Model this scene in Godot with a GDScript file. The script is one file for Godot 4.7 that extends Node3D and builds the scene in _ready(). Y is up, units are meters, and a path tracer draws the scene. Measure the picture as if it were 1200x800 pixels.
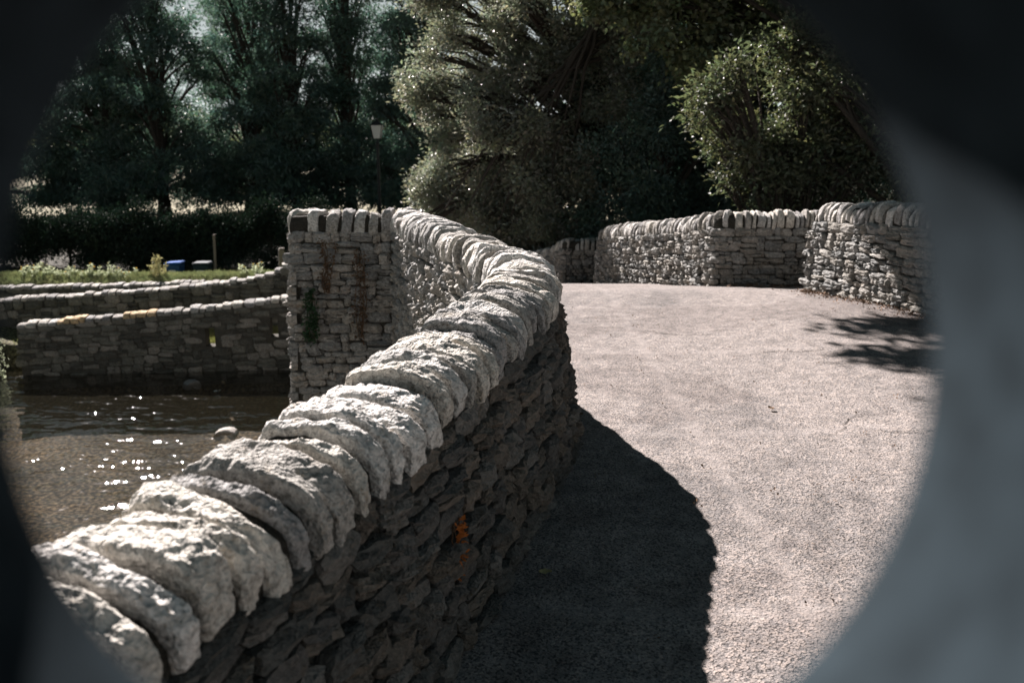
extends Node3D
# A small hump-backed stone bridge over a river, seen through a round grey tube.

var M := {}
var taken := {}
var cope_set := []
var stone_set := []

const SUN_AZ := 27.0      # degrees left of straight ahead
const SUN_EL := 33.5
const WATER_Y := -3.2

func _ready() -> void:
	# ---- camera
	var cam := Camera3D.new()
	cam.name = "camera"
	cam.fov = 43.6
	cam.near = 0.02
	cam.far = 900.0
	cam.position = Vector3(0, 1.65, 0)
	cam.rotation_degrees = Vector3(-13.22, 0, 0)
	var at := CameraAttributesPhysical.new()
	at.frustum_focal_length = 30.0
	at.frustum_focus_distance = 4.4
	at.exposure_aperture = 3.0
	cam.attributes = at
	add_child(cam)
	cam.fov = 43.6
	cam.current = true
	# ---- sky, exposure
	var env := Environment.new()
	env.background_mode = Environment.BG_SKY
	var sm := ProceduralSkyMaterial.new()
	sm.sky_top_color = Color(0.16, 0.245, 0.285)
	sm.sky_horizon_color = Color(0.97, 1.0, 1.0)
	sm.sky_curve = 0.15
	sm.ground_bottom_color = Color(0.05, 0.06, 0.05)
	sm.ground_horizon_color = Color(0.3, 0.32, 0.3)
	sm.sun_angle_max = 4.0
	sm.sun_curve = 0.06
	var sky := Sky.new()
	sky.sky_material = sm
	env.sky = sky
	env.background_energy_multiplier = 0.3
	env.tonemap_mode = Environment.TONE_MAPPER_LINEAR
	env.tonemap_exposure = 3.3
	env.sdfgi_enabled = true
	env.ssao_enabled = true
	env.ssil_enabled = true
	var we := WorldEnvironment.new()
	we.name = "world_environment"
	we.environment = env
	add_child(we)
	# ---- sun: ahead and to the left
	var sun := DirectionalLight3D.new()
	sun.name = "sun"
	sun.rotation_degrees = Vector3(-SUN_EL, 180.0 + SUN_AZ, 0)
	sun.light_color = Color(1.0, 0.96, 0.945)
	sun.light_energy = 1.6
	sun.light_angular_distance = 0.5
	sun.shadow_enabled = true
	add_child(sun)

	materials()
	stone_variants()
	terrain()
	river()
	road()
	left_parapet()
	right_parapet()
	bank_walls()
	bank_details()
	trees()
	small_plants()
	litter()
	viewing_tube()

# ------------------------------------------------------------------ helpers
func numbered(n: String) -> String:
	if not taken.has(n):
		taken[n] = 0
		return n
	taken[n] += 1
	return "%s_%03d" % [n, taken[n]]

func thing(called: String, label: String, category: String, pos := Vector3.ZERO, group := "") -> Node3D:
	var o := Node3D.new()
	o.name = numbered(called)
	add_child(o)
	o.position = pos
	o.set_meta("label", label)
	o.set_meta("category", category)
	if group != "":
		o.set_meta("group", group)
	return o

func part(called: String, mesh: Mesh, mat: Material, parent: Node) -> MeshInstance3D:
	var o := MeshInstance3D.new()
	o.name = called
	o.mesh = mesh
	o.material_override = mat
	parent.add_child(o, true)
	return o

func structure(called: String, mesh: Mesh, mat: Material) -> MeshInstance3D:
	var o := part(called, mesh, mat, self)
	o.set_meta("kind", "structure")
	return o

# indexed triangles -> mesh; smooth normals
func mesh_of(v: PackedVector3Array, ix: PackedInt32Array, cols := PackedColorArray()) -> ArrayMesh:
	var n := PackedVector3Array()
	n.resize(v.size())
	for k in range(0, ix.size(), 3):
		var a := ix[k]
		var b := ix[k + 1]
		var c := ix[k + 2]
		var fn := (v[c] - v[a]).cross(v[b] - v[a])
		n[a] += fn
		n[b] += fn
		n[c] += fn
	for k in n.size():
		n[k] = n[k].normalized()
	var arr := []
	arr.resize(Mesh.ARRAY_MAX)
	arr[Mesh.ARRAY_VERTEX] = v
	arr[Mesh.ARRAY_NORMAL] = n
	arr[Mesh.ARRAY_INDEX] = ix
	if cols.size() == v.size():
		arr[Mesh.ARRAY_COLOR] = cols
	var m := ArrayMesh.new()
	m.add_surface_from_arrays(Mesh.PRIMITIVE_TRIANGLES, arr)
	return m

# the same with flat faces
func flat_mesh(v: PackedVector3Array, ix: PackedInt32Array) -> ArrayMesh:
	var w := PackedVector3Array()
	var n := PackedVector3Array()
	for k in range(0, ix.size(), 3):
		var a := v[ix[k]]
		var b := v[ix[k + 1]]
		var c := v[ix[k + 2]]
		var fn := (c - a).cross(b - a).normalized()
		w.append(a); w.append(b); w.append(c)
		n.append(fn); n.append(fn); n.append(fn)
	var arr := []
	arr.resize(Mesh.ARRAY_MAX)
	arr[Mesh.ARRAY_VERTEX] = w
	arr[Mesh.ARRAY_NORMAL] = n
	var m := ArrayMesh.new()
	m.add_surface_from_arrays(Mesh.PRIMITIVE_TRIANGLES, arr)
	return m

func quad(ix: PackedInt32Array, a: int, b: int, c: int, d: int) -> void:
	ix.append(a); ix.append(b); ix.append(c)
	ix.append(a); ix.append(c); ix.append(d)

# a tube through points with radii, closed at its ends
func tube(v: PackedVector3Array, ix: PackedInt32Array, pts: Array, rad: Array, sides := 7) -> void:
	var base := v.size()
	var up := Vector3(0.31, 0.2, 0.93)
	for i in pts.size():
		var p: Vector3 = pts[i]
		var d: Vector3 = pts[min(i + 1, pts.size() - 1)] - pts[max(i - 1, 0)]
		d = d.normalized()
		var x := d.cross(up)
		if x.length() < 0.05:
			x = d.cross(Vector3(1, 0, 0))
		x = x.normalized()
		var y := d.cross(x)
		for k in sides:
			var a := TAU * k / sides
			v.append(p + (x * cos(a) + y * sin(a)) * float(rad[i]))
	for i in pts.size() - 1:
		for k in sides:
			var k2 := (k + 1) % sides
			quad(ix, base + i * sides + k, base + i * sides + k2, base + (i + 1) * sides + k2, base + (i + 1) * sides + k)
	for e in [0, pts.size() - 1]:
		var c := v.size()
		v.append(pts[e])
		for k in sides:
			var k2: int = (k + 1) % sides
			if e == 0:
				ix.append(c); ix.append(base + k2); ix.append(base + k)
			else:
				ix.append(c); ix.append(base + e * sides + k); ix.append(base + e * sides + k2)

func lathe(prof: Array, sides := 24) -> ArrayMesh:
	var v := PackedVector3Array()
	var ix := PackedInt32Array()
	for p in prof:
		for k in sides:
			var a := TAU * k / sides
			v.append(Vector3(cos(a) * p.x, p.y, sin(a) * p.x))
	for i in prof.size() - 1:
		for k in sides:
			var k2 := (k + 1) % sides
			quad(ix, i * sides + k, (i + 1) * sides + k, (i + 1) * sides + k2, i * sides + k2)
	return mesh_of(v, ix)

func box_mesh(size: Vector3, bev := 0.01) -> ArrayMesh:
	# chamfered box
	var v := PackedVector3Array()
	var ix := PackedInt32Array()
	var h := size * 0.5
	var ring := []
	var ys := [[-h.y, bev], [-h.y + bev, 0.0], [h.y - bev, 0.0], [h.y, bev]]
	for y in ys:
		var i: float = y[1]
		var x := h.x - i
		var z := h.z - i
		var b := bev
		for c in [Vector2(x - b, -z), Vector2(x, -z + b), Vector2(x, z - b), Vector2(x - b, z), Vector2(-x + b, z), Vector2(-x, z - b), Vector2(-x, -z + b), Vector2(-x + b, -z)]:
			v.append(Vector3(c.x, y[0], c.y))
	for r in 3:
		for k in 8:
			var k2 := (k + 1) % 8
			quad(ix, r * 8 + k, (r + 1) * 8 + k, (r + 1) * 8 + k2, r * 8 + k2)
	for r in [0, 3]:
		var c := v.size()
		v.append(Vector3(0, -h.y if r == 0 else h.y, 0))
		for k in 8:
			var k2: int = (k + 1) % 8
			if r == 0:
				ix.append(c); ix.append(k); ix.append(k2)
			else:
				ix.append(c); ix.append(r * 8 + k2); ix.append(r * 8 + k)
	return flat_mesh(v, ix)

func noise(seed_: int, freq: float, oct := 4, kind := FastNoiseLite.TYPE_SIMPLEX_SMOOTH) -> FastNoiseLite:
	var n := FastNoiseLite.new()
	n.seed = seed_
	n.noise_type = kind
	n.frequency = freq
	n.fractal_type = FastNoiseLite.FRACTAL_FBM
	n.fractal_octaves = oct
	return n

func rgn(s: int) -> RandomNumberGenerator:
	var r := RandomNumberGenerator.new()
	r.seed = s
	return r

# ------------------------------------------------------------------ materials
func field(n: FastNoiseLite, size: int) -> PackedByteArray:
	var im := n.get_seamless_image(size, size, false, false, 0.12, true)
	im.convert(Image.FORMAT_L8)
	return im.get_data()

func img_l(data: PackedByteArray, size: int) -> ImageTexture:
	return ImageTexture.create_from_image(Image.create_from_data(size, size, false, Image.FORMAT_L8, data))

func to8(c: float) -> int:
	# linear value to an sRGB byte
	c = clampf(c, 0.0, 1.0)
	var s := 12.92 * c if c < 0.0031308 else 1.055 * pow(c, 1.0 / 2.4) - 0.055
	return int(round(s * 255.0))

var lut := PackedByteArray()
func l8(c: float) -> int:
	return lut[clampi(int(c * 4095.0), 0, 4095)]

func std(col: Color, rough := 0.9) -> StandardMaterial3D:
	var m := StandardMaterial3D.new()
	m.albedo_color = col
	m.roughness = rough
	m.metallic_specular = 0.3
	return m

func lin(r: float, g: float, b: float) -> Color:
	return Color(r, g, b).linear_to_srgb()

func triplanar(m: StandardMaterial3D, per_metre: float) -> void:
	m.uv1_triplanar = true
	m.uv1_world_triplanar = true
	m.uv1_triplanar_sharpness = 4.0
	m.uv1_scale = Vector3.ONE * per_metre

func materials() -> void:
	lut.resize(4096)
	for k in 4096:
		lut[k] = to8(k / 4095.0)
	var S := 1024
	# weathered limestone: grey, with dark algae specks, pale lichen blotches and a little ochre
	var big := field(noise(3, 0.006, 4), S)
	var mid := field(noise(5, 0.02, 5), S)
	var fine := field(noise(9, 0.09, 4), S)
	var spot := field(noise(14, 0.035, 3), S)
	var och := field(noise(21, 0.012, 4), S)
	var pit := field(noise(33, 0.06, 3, FastNoiseLite.TYPE_CELLULAR), S)
	var d := PackedByteArray()
	d.resize(S * S * 3)
	var h := PackedByteArray()
	h.resize(S * S)
	for i in S * S:
		var b := big[i] / 255.0
		var m := mid[i] / 255.0
		var f := fine[i] / 255.0
		var g := 0.34 * (0.55 + 0.5 * b + 0.3 * m + 0.35 * (f - 0.5))
		var s := spot[i] / 255.0
		var r := g
		var gg := g * 0.985
		var bb := g * 0.955
		var pale := clampf((s - 0.6) * 6.0, 0.0, 1.0) * clampf((f - 0.3) * 3.0, 0, 1)
		r = lerpf(r, 0.54, pale * 0.7)
		gg = lerpf(gg, 0.535, pale * 0.7)
		bb = lerpf(bb, 0.52, pale * 0.7)
		var dark := clampf((0.4 - s) * 6.0, 0.0, 1.0) * clampf((f - 0.25) * 2.5, 0, 1)
		r = lerpf(r, 0.08, dark * 0.75)
		gg = lerpf(gg, 0.08, dark * 0.75)
		bb = lerpf(bb, 0.07, dark * 0.75)
		var o := clampf((och[i] / 255.0 - 0.66) * 7.0, 0.0, 1.0) * clampf((f - 0.35) * 3.0, 0, 1)
		r = lerpf(r, 0.3, o * 0.5)
		gg = lerpf(gg, 0.2, o * 0.5)
		bb = lerpf(bb, 0.1, o * 0.5)
		d[i * 3] = l8(r)
		d[i * 3 + 1] = l8(gg)
		d[i * 3 + 2] = l8(bb)
		h[i] = clampi(int((0.45 * m + 0.3 * f + 0.25 * (pit[i] / 255.0)) * 255.0), 0, 255)
	var stone_tex := ImageTexture.create_from_image(Image.create_from_data(S, S, false, Image.FORMAT_RGB8, d))
	var stone_h := img_l(h, S)
	var tones := [[1.0, 0.995, 0.98], [0.82, 0.82, 0.81], [1.0, 0.96, 0.91], [0.7, 0.715, 0.72], [0.9, 0.86, 0.8]]
	M.stone = []
	for t in tones:
		var m := std(lin(t[0], t[1], t[2]), 0.88)
		m.albedo_texture = stone_tex
		m.heightmap_enabled = true
		m.heightmap_texture = stone_h
		m.heightmap_scale = 1.4
		triplanar(m, 0.75)
		M.stone.append(m)
	M.grey = []
	for t in tones:
		var m := std(lin(t[0] * 0.82, t[1] * 0.83, t[2] * 0.83), 0.88)
		m.albedo_texture = stone_tex
		m.heightmap_enabled = true
		m.heightmap_texture = stone_h
		m.heightmap_scale = 1.4
		triplanar(m, 0.75)
		M.grey.append(m)
	M.shade_dark = []  # wall stone darkened for the near parapet's road side: shade put into the colour
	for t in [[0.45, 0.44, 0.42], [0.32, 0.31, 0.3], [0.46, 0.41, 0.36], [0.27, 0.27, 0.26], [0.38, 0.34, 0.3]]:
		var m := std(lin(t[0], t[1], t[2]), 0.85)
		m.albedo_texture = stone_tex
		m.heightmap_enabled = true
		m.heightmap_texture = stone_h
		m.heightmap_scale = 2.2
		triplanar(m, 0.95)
		M.shade_dark.append(m)
	# coping: the same stone, cleaner and paler
	M.cope = []
	for t in [[1.3, 1.0, 0.98], [0.95, 0.98, 0.93], [1.65, 0.99, 0.97], [0.8, 1.0, 1.0], [1.45, 0.97, 0.9]]:
		var m := std(Color(1, 1, 1), 0.85)
		var sc: float = t[0]
		var d2 := PackedByteArray()
		d2.resize(S * S * 3)
		if M.cope.is_empty():
			for i in S * S:
				var b := big[i] / 255.0
				var mm := mid[i] / 255.0
				var f := fine[i] / 255.0
				var g := 0.64 * (0.48 + 0.45 * b + 0.55 * mm + 0.8 * (f - 0.5))
				var s := spot[i] / 255.0
				var dark := clampf((0.45 - s) * 8.0, 0.0, 1.0) * clampf((f - 0.36) * 5.0, 0, 1)
				var o := clampf((och[i] / 255.0 - 0.66) * 7.0, 0.0, 1.0) * clampf((f - 0.35) * 3.0, 0, 1)
				d2[i * 3] = l8(lerpf(lerpf(g, 0.12, dark * 0.7), 0.3, o * 0.5))
				d2[i * 3 + 1] = l8(lerpf(lerpf(g * 0.98, 0.12, dark * 0.7), 0.22, o * 0.5))
				d2[i * 3 + 2] = l8(lerpf(lerpf(g * 0.955, 0.11, dark * 0.7), 0.12, o * 0.5))
			M.cope_tex = ImageTexture.create_from_image(Image.create_from_data(S, S, false, Image.FORMAT_RGB8, d2))
		m.albedo_color = lin(sc / 1.65, sc / 1.65 * t[1], sc / 1.65 * t[2])
		m.albedo_texture = M.cope_tex
		m.heightmap_enabled = true
		m.heightmap_texture = stone_h
		m.heightmap_scale = 2.6
		triplanar(m, 0.9)
		M.cope.append(m)
	# lime mortar, dirty
	var mo := std(lin(0.26, 0.25, 0.22), 0.95)
	mo.albedo_texture = stone_tex
	mo.heightmap_enabled = true
	mo.heightmap_texture = stone_h
	mo.heightmap_scale = 2.0
	triplanar(mo, 1.1)
	M.mortar = mo
	# dark river-damp stone of the far bank
	M.damp = []
	for t in [[0.5, 0.5, 0.45], [0.3, 0.3, 0.27], [0.75, 0.72, 0.66]]:
		var m := std(lin(t[0], t[1], t[2]), 0.85)
		m.albedo_texture = stone_tex
		m.heightmap_enabled = true
		m.heightmap_texture = stone_h
		m.heightmap_scale = 1.5
		triplanar(m, 0.7)
		M.damp.append(m)
	# ochre lichen on part of the bank wall's coping
	var li := std(lin(0.95, 0.72, 0.45), 0.9)
	li.albedo_texture = M.cope_tex
	triplanar(li, 0.9)
	M.lichen = li
	# old asphalt: pale pinkish chippings in a grey binder
	var cell := noise(41, 0.14, 1, FastNoiseLite.TYPE_CELLULAR)
	cell.fractal_type = FastNoiseLite.FRACTAL_NONE
	cell.cellular_return_type = FastNoiseLite.RETURN_CELL_VALUE
	cell.cellular_jitter = 1.0
	var chip := field(cell, S)
	cell.frequency = 0.27
	cell.seed = 42
	var chip2 := field(cell, S)
	var gap := noise(41, 0.14, 1, FastNoiseLite.TYPE_CELLULAR)
	gap.fractal_type = FastNoiseLite.FRACTAL_NONE
	gap.cellular_jitter = 1.0
	gap.cellular_return_type = FastNoiseLite.RETURN_DISTANCE2_SUB
	var joint := field(gap, S)
	var grit := field(noise(43, 0.3, 3), S)
	var wear := field(noise(47, 0.012, 4), S)
	var ad := PackedByteArray()
	ad.resize(S * S * 3)
	var ah := PackedByteArray()
	ah.resize(S * S)
	var rr := rgn(7)
	for i in S * S:
		var c := chip[i] / 255.0
		var c2 := chip2[i] / 255.0
		var g := grit[i] / 255.0
		var w := wear[i] / 255.0
		var v := 0.30 * (0.5 + 0.33 * c + 0.26 * c2 + 0.34 * (g - 0.5)) * (0.74 + 0.52 * w)
		if c2 < 0.22:
			v *= 0.5
		var jd := clampf(joint[i] / 255.0 * 5.0, 0.0, 1.0)
		v *= 0.62 + 0.38 * jd
		var pink := 0.5 * c + 0.5 * c2
		ad[i * 3] = l8(v * (1.05 + 0.13 * pink))
		ad[i * 3 + 1] = l8(v)
		ad[i * 3 + 2] = l8(v * (1.0 - 0.12 * pink))
		ah[i] = clampi(int((0.35 * c + 0.25 * c2 + 0.2 * g + 0.2 * jd) * 255.0), 0, 255)
	var ro := std(Color(1, 1, 1), 0.9)
	ro.albedo_texture = ImageTexture.create_from_image(Image.create_from_data(S, S, false, Image.FORMAT_RGB8, ad))
	ro.heightmap_enabled = true
	ro.heightmap_texture = img_l(ah, S)
	ro.heightmap_scale = 0.8
	ro.vertex_color_use_as_albedo = true
	triplanar(ro, 0.52)
	M.road = ro
	# soil and rough grass of the banks
	var gr := std(Color(1, 1, 1), 0.95)
	gr.vertex_color_use_as_albedo = true
	var gd := PackedByteArray()
	gd.resize(512 * 512)
	var g1 := field(noise(51, 0.05, 5), 512)
	for i in 512 * 512:
		gd[i] = clampi(130 + int((g1[i] - 128) * 0.9), 0, 255)
	gr.albedo_texture = img_l(gd, 512)
	triplanar(gr, 0.4)
	M.ground = gr
	# river bed gravel
	var bed := std(lin(0.26, 0.17, 0.09), 0.9)
	bed.albedo_texture = M.cope_tex
	triplanar(bed, 0.35)
	M.bed = bed
	var wa := StandardMaterial3D.new()
	wa.albedo_color = Color(0.12, 0.11, 0.075, 0.4)
	wa.transparency = BaseMaterial3D.TRANSPARENCY_ALPHA
	wa.roughness = 0.035
	wa.metallic_specular = 0.5
	M.water = wa
	# bark
	var ba := std(lin(0.06, 0.05, 0.042), 0.95)
	ba.heightmap_enabled = true
	ba.heightmap_texture = stone_h
	ba.heightmap_scale = 4.0
	triplanar(ba, 0.8)
	M.bark = ba
	M.leaf = {}
	leaf_mat("dark", [0.115, 0.165, 0.14], 0.55, [0.5, 0.66, 0.57])
	leaf_mat("silver", [0.25, 0.265, 0.22], 0.4, [0.75, 0.8, 0.66], 0.5)
	leaf_mat("maple", [0.185, 0.21, 0.135], 0.5, [0.8, 0.88, 0.58])
	leaf_mat("mid", [0.115, 0.13, 0.088], 0.45, [0.7, 0.76, 0.5], 0.45)
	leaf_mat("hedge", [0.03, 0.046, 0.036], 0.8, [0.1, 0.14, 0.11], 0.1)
	leaf_mat("grass", [0.26, 0.285, 0.19], 0.7, [0.36, 0.4, 0.27])
	leaf_mat("straw", [0.36, 0.31, 0.16], 0.7, [0.2, 0.2, 0.1])
	leaf_mat("rust", [0.36, 0.11, 0.025], 0.6, [0.25, 0.1, 0.03])
	leaf_mat("brown", [0.11, 0.07, 0.045], 0.7, [0.06, 0.04, 0.02])
	leaf_mat("ivy", [0.03, 0.06, 0.03], 0.4, [0.03, 0.06, 0.03])
	leaf_mat("yellow", [0.6, 0.42, 0.08], 0.6, [0.3, 0.2, 0.05])
	var so := std(lin(0.16, 0.15, 0.13), 0.95)  # dark joint tone, painted in for the shade between coping stones
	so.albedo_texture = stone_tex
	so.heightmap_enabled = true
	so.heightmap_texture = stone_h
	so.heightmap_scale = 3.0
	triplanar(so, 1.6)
	M.joint_shade = so
	M.dirt = std(lin(0.03, 0.027, 0.024), 0.95)
	M.wood = std(lin(0.16, 0.14, 0.12), 0.9)
	M.iron = std(lin(0.02, 0.022, 0.022), 0.45)
	M.bin_blue = std(lin(0.008, 0.07, 0.27), 0.9)
	M.bin_dark = std(lin(0.015, 0.03, 0.042), 0.8)
	M.bin_body = std(lin(0.012, 0.05, 0.14), 0.45)
	M.sticker = std(lin(0.7, 0.72, 0.75), 0.6)
	M.opal = std(lin(0.6, 0.6, 0.58), 0.35)
	var tb := std(lin(0.05, 0.072, 0.087), 0.8)
	tb.metallic_specular = 0.12
	var td := PackedByteArray()
	td.resize(256 * 256)
	var t1 := field(noise(101, 0.02, 5), 256)
	for i in 256 * 256:
		td[i] = clampi(160 + int((t1[i] - 128) * 0.3), 40, 255)
	tb.albedo_texture = img_l(td, 256)
	tb.uv1_triplanar = true
	tb.uv1_scale = Vector3.ONE * 7.0
	M.tube = tb

func leaf_mat(called: String, c: Array, rough: float, back: Array, spec := 0.25) -> void:
	var m := std(lin(c[0], c[1], c[2]), rough)
	m.metallic_specular = spec
	m.cull_mode = BaseMaterial3D.CULL_DISABLED
	m.vertex_color_use_as_albedo = true
	m.backlight_enabled = true
	m.backlight = lin(back[0], back[1], back[2])
	M.leaf[called] = m

# ------------------------------------------------------------------ stones
# a rubble stone: unit wide and high, its face at z = 1, its tail at z = 0
func rubble(seed_: int, n: int) -> ArrayMesh:
	var r := rgn(seed_)
	var nz := noise(seed_, 1.7, 3)
	var v := PackedVector3Array()
	var ix := PackedInt32Array()
	var skew := r.randf_range(-0.1, 0.1)
	var cut := [r.randf_range(0.03, 0.22), r.randf_range(0.03, 0.22), r.randf_range(0.03, 0.22), r.randf_range(0.03, 0.22)]
	var tilt := Vector2(r.randf_range(-0.25, 0.25), r.randf_range(-0.25, 0.25))
	for j in n:
		for i in n:
			var a := 2.0 * i / (n - 1) - 1.0
			var b := 2.0 * j / (n - 1) - 1.0
			var q: float = cut[(1 if a > 0 else 0) + (2 if b > 0 else 0)]
			var cc := pow(absf(a * b), 2.0) * q
			var x := a * (1.0 - cc) + nz.get_noise_2d(b * 1.3, 4.0) * 0.14 * absf(a) + skew * b
			var y := b * (1.0 - cc) + nz.get_noise_2d(a * 1.3, 9.0) * 0.2 * absf(b)
			var e := maxf(absf(a), absf(b))
			var z := 1.0 - 0.26 * pow(e, 6.0) + 0.34 * nz.get_noise_2d(a * 0.8 + 20.0, b * 0.8) + 0.16 * nz.get_noise_2d(a * 2.6 + 50.0, b * 2.6) + tilt.x * a * 0.4 + tilt.y * b * 0.4
			v.append(Vector3(x * 0.5, y * 0.5, z))
	for j in n - 1:
		for i in n - 1:
			if (i + j + seed_) % 2 == 0:
				quad(ix, j * n + i, (j + 1) * n + i, (j + 1) * n + i + 1, j * n + i + 1)
			else:
				quad(ix, j * n + i + 1, j * n + i, (j + 1) * n + i, (j + 1) * n + i + 1)
	var rim := []
	for i in n: rim.append(i)
	for j in range(1, n): rim.append(j * n + n - 1)
	for i in range(n - 2, -1, -1): rim.append((n - 1) * n + i)
	for j in range(n - 2, 0, -1): rim.append(j * n)
	var b0 := v.size()
	for k in rim:
		v.append(Vector3(v[k].x * 0.92, v[k].y * 0.92, 0.0))
	for k in rim.size():
		var k2 := (k + 1) % rim.size()
		quad(ix, rim[k], rim[k2], b0 + k2, b0 + k)
	return flat_mesh(v, ix)

# a coping stone on edge: x across the wall, y up from its bed, z along the wall
func coping(seed_: int, nu: int, nv: int, half := 0.2, high := 0.22, thick := 0.13) -> ArrayMesh:
	var r := rgn(seed_ * 17 + 3)
	var n1 := noise(seed_, 2.4, 3)
	var n2 := noise(seed_ + 50, 8.0, 3)
	var n3 := noise(seed_ + 90, 26.0, 3)
	var hw := half * r.randf_range(0.95, 1.05)
	var hh := high * r.randf_range(0.95, 1.05)
	var lean := r.randf_range(-0.08, 0.08)
	var shear := r.randf_range(-0.02, 0.025)
	# profile of the stone: from its road-side foot up a long rounded slope, over the crown, down the short river side
	var ew := hw * r.randf_range(1.0, 1.45)
	var eh := (hh - 0.05) * r.randf_range(0.8, 1.0)
	var iw := hw * r.randf_range(0.4, 0.6)
	var ih := hh * r.randf_range(0.5, 0.7)
	var raw := [Vector2(hw - 0.09, -0.012), Vector2(hw - 0.03, -0.008), Vector2(hw - 0.006, 0.012)]
	for k in 9:
		var t := k / 8.0 * PI / 2.0
		raw.append(Vector2(hw - ew + ew * cos(t), hh - eh + eh * sin(t)))
	for k in 7:
		var t := k / 6.0 * PI / 2.0
		raw.append(Vector2(-hw + iw - iw * sin(t), hh - ih + ih * cos(t)))
	raw.append(Vector2(-hw + 0.004, 0.015)); raw.append(Vector2(-hw + 0.03, -0.008)); raw.append(Vector2(-hw + 0.09, -0.012))
	var run := PackedFloat32Array([0.0])
	for k in range(1, raw.size()):
		run.append(run[-1] + raw[k].distance_to(raw[k - 1]))
	var prof := []
	for i in nu:
		var d := run[-1] * i / (nu - 1)
		var k := clampi(run.bsearch(d) - 1, 0, raw.size() - 2)
		var p0: Vector2 = raw[k].lerp(raw[k + 1], clampf((d - run[k]) / maxf(1e-5, run[k + 1] - run[k]), 0.0, 1.0))
		var tn: Vector2 = (raw[min(k + 2, raw.size() - 1)] - raw[max(k - 1, 0)]).normalized()
		prof.append([p0, Vector2(tn.y, -tn.x)])
	# broken faces: planes that cut corners off the block
	var cuts := []
	for k in 11:
		var a := r.randf_range(0.3, PI - 0.3)
		var n := Vector3(cos(a), sin(a), r.randf_range(-0.9, 0.9)).normalized()
		var corner := Vector3(signf(n.x) * hw, hh, signf(n.z) * thick * 0.5)
		cuts.append([n, n.dot(corner) - r.randf_range(0.015, 0.058)])
	var v := PackedVector3Array()
	var ix := PackedInt32Array()
	var off := Vector3(r.randf() * 40.0, r.randf() * 40.0, r.randf() * 40.0)
	for j in nv:
		var w := 2.0 * j / (nv - 1) - 1.0
		w = signf(w) * pow(absf(w), 0.65)
		var edge := pow(absf(w), 8.0)
		for i in nu:
			var pp: Vector2 = prof[i][0]
			var pn: Vector2 = prof[i][1]
			var dir := Vector3(pn.x, pn.y, 0)
			var p := Vector3(pp.x, pp.y, w * thick * 0.5)
			var q := p + off
			p += dir * (n1.get_noise_3dv(q) * 0.022 - edge * (0.014 + 0.014 * n2.get_noise_3dv(q * 0.8)))
			for c in cuts:
				var cn: Vector3 = c[0]
				var over := p.dot(cn) - float(c[1]) - 0.012 * n2.get_noise_3dv(q * 0.8)
				if over > 0.0:
					p -= cn * over * 0.9
			p += dir * (n2.get_noise_3dv(q) * 0.013 + n3.get_noise_3dv(q) * 0.0075)
			p.y += lean * p.x
			p.z *= lerpf(0.78, 0.93, smoothstep(0.0, 0.5, float(i) / (nu - 1))) + 0.16 * n1.get_noise_2d(pp.x * 1.5 + off.x, pp.y * 1.5)
			p.z += shear * p.x + n1.get_noise_2d(pp.x * 1.2 + off.y, pp.y * 1.2) * 0.012
			v.append(p)
	for j in nv - 1:
		for i in nu - 1:
			quad(ix, j * nu + i, j * nu + i + 1, (j + 1) * nu + i + 1, (j + 1) * nu + i)
	for j in [0, nv - 1]:
		var c := v.size()
		var mid := Vector3(0, hh * 0.4, 0)
		mid.z = v[j * nu + nu / 2].z * 0.5
		v.append(mid)
		for i in nu - 1:
			if j == 0:
				ix.append(c); ix.append(i + 1); ix.append(i)
			else:
				ix.append(c); ix.append(j * nu + i); ix.append(j * nu + i + 1)
	return mesh_of(v, ix)

func stone_variants() -> void:
	stone_set = []
	for k in 14:
		stone_set.append(rubble(100 + k, 6))
	cope_set = []
	for k in 12:
		cope_set.append(coping(200 + k, 29, 11))

# ------------------------------------------------------------------ wall paths
# points are [x, z, base, top]; smooth where 'sharp' is not set
func dense(pts: Array, step := 0.05) -> Array:
	var out := []
	for i in pts.size() - 1:
		var a: Array = pts[i]
		var b: Array = pts[i + 1]
		var p0: Array = pts[max(i - 1, 0)]
		var p3: Array = pts[min(i + 2, pts.size() - 1)]
		if a.size() > 4: p0 = a
		if b.size() > 4: p3 = b
		var n := int(max(2.0, Vector2(a[0] - b[0], a[1] - b[1]).length() / step))
		for k in n:
			var t := float(k) / n
			var q := Vector2(a[0], a[1]).cubic_interpolate(Vector2(b[0], b[1]), Vector2(p0[0], p0[1]), Vector2(p3[0], p3[1]), t)
			out.append([q.x, q.y, lerpf(a[2], b[2], t), lerpf(a[3], b[3], t)])
	var l: Array = pts[-1]
	out.append([l[0], l[1], l[2], l[3]])
	return out

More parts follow.
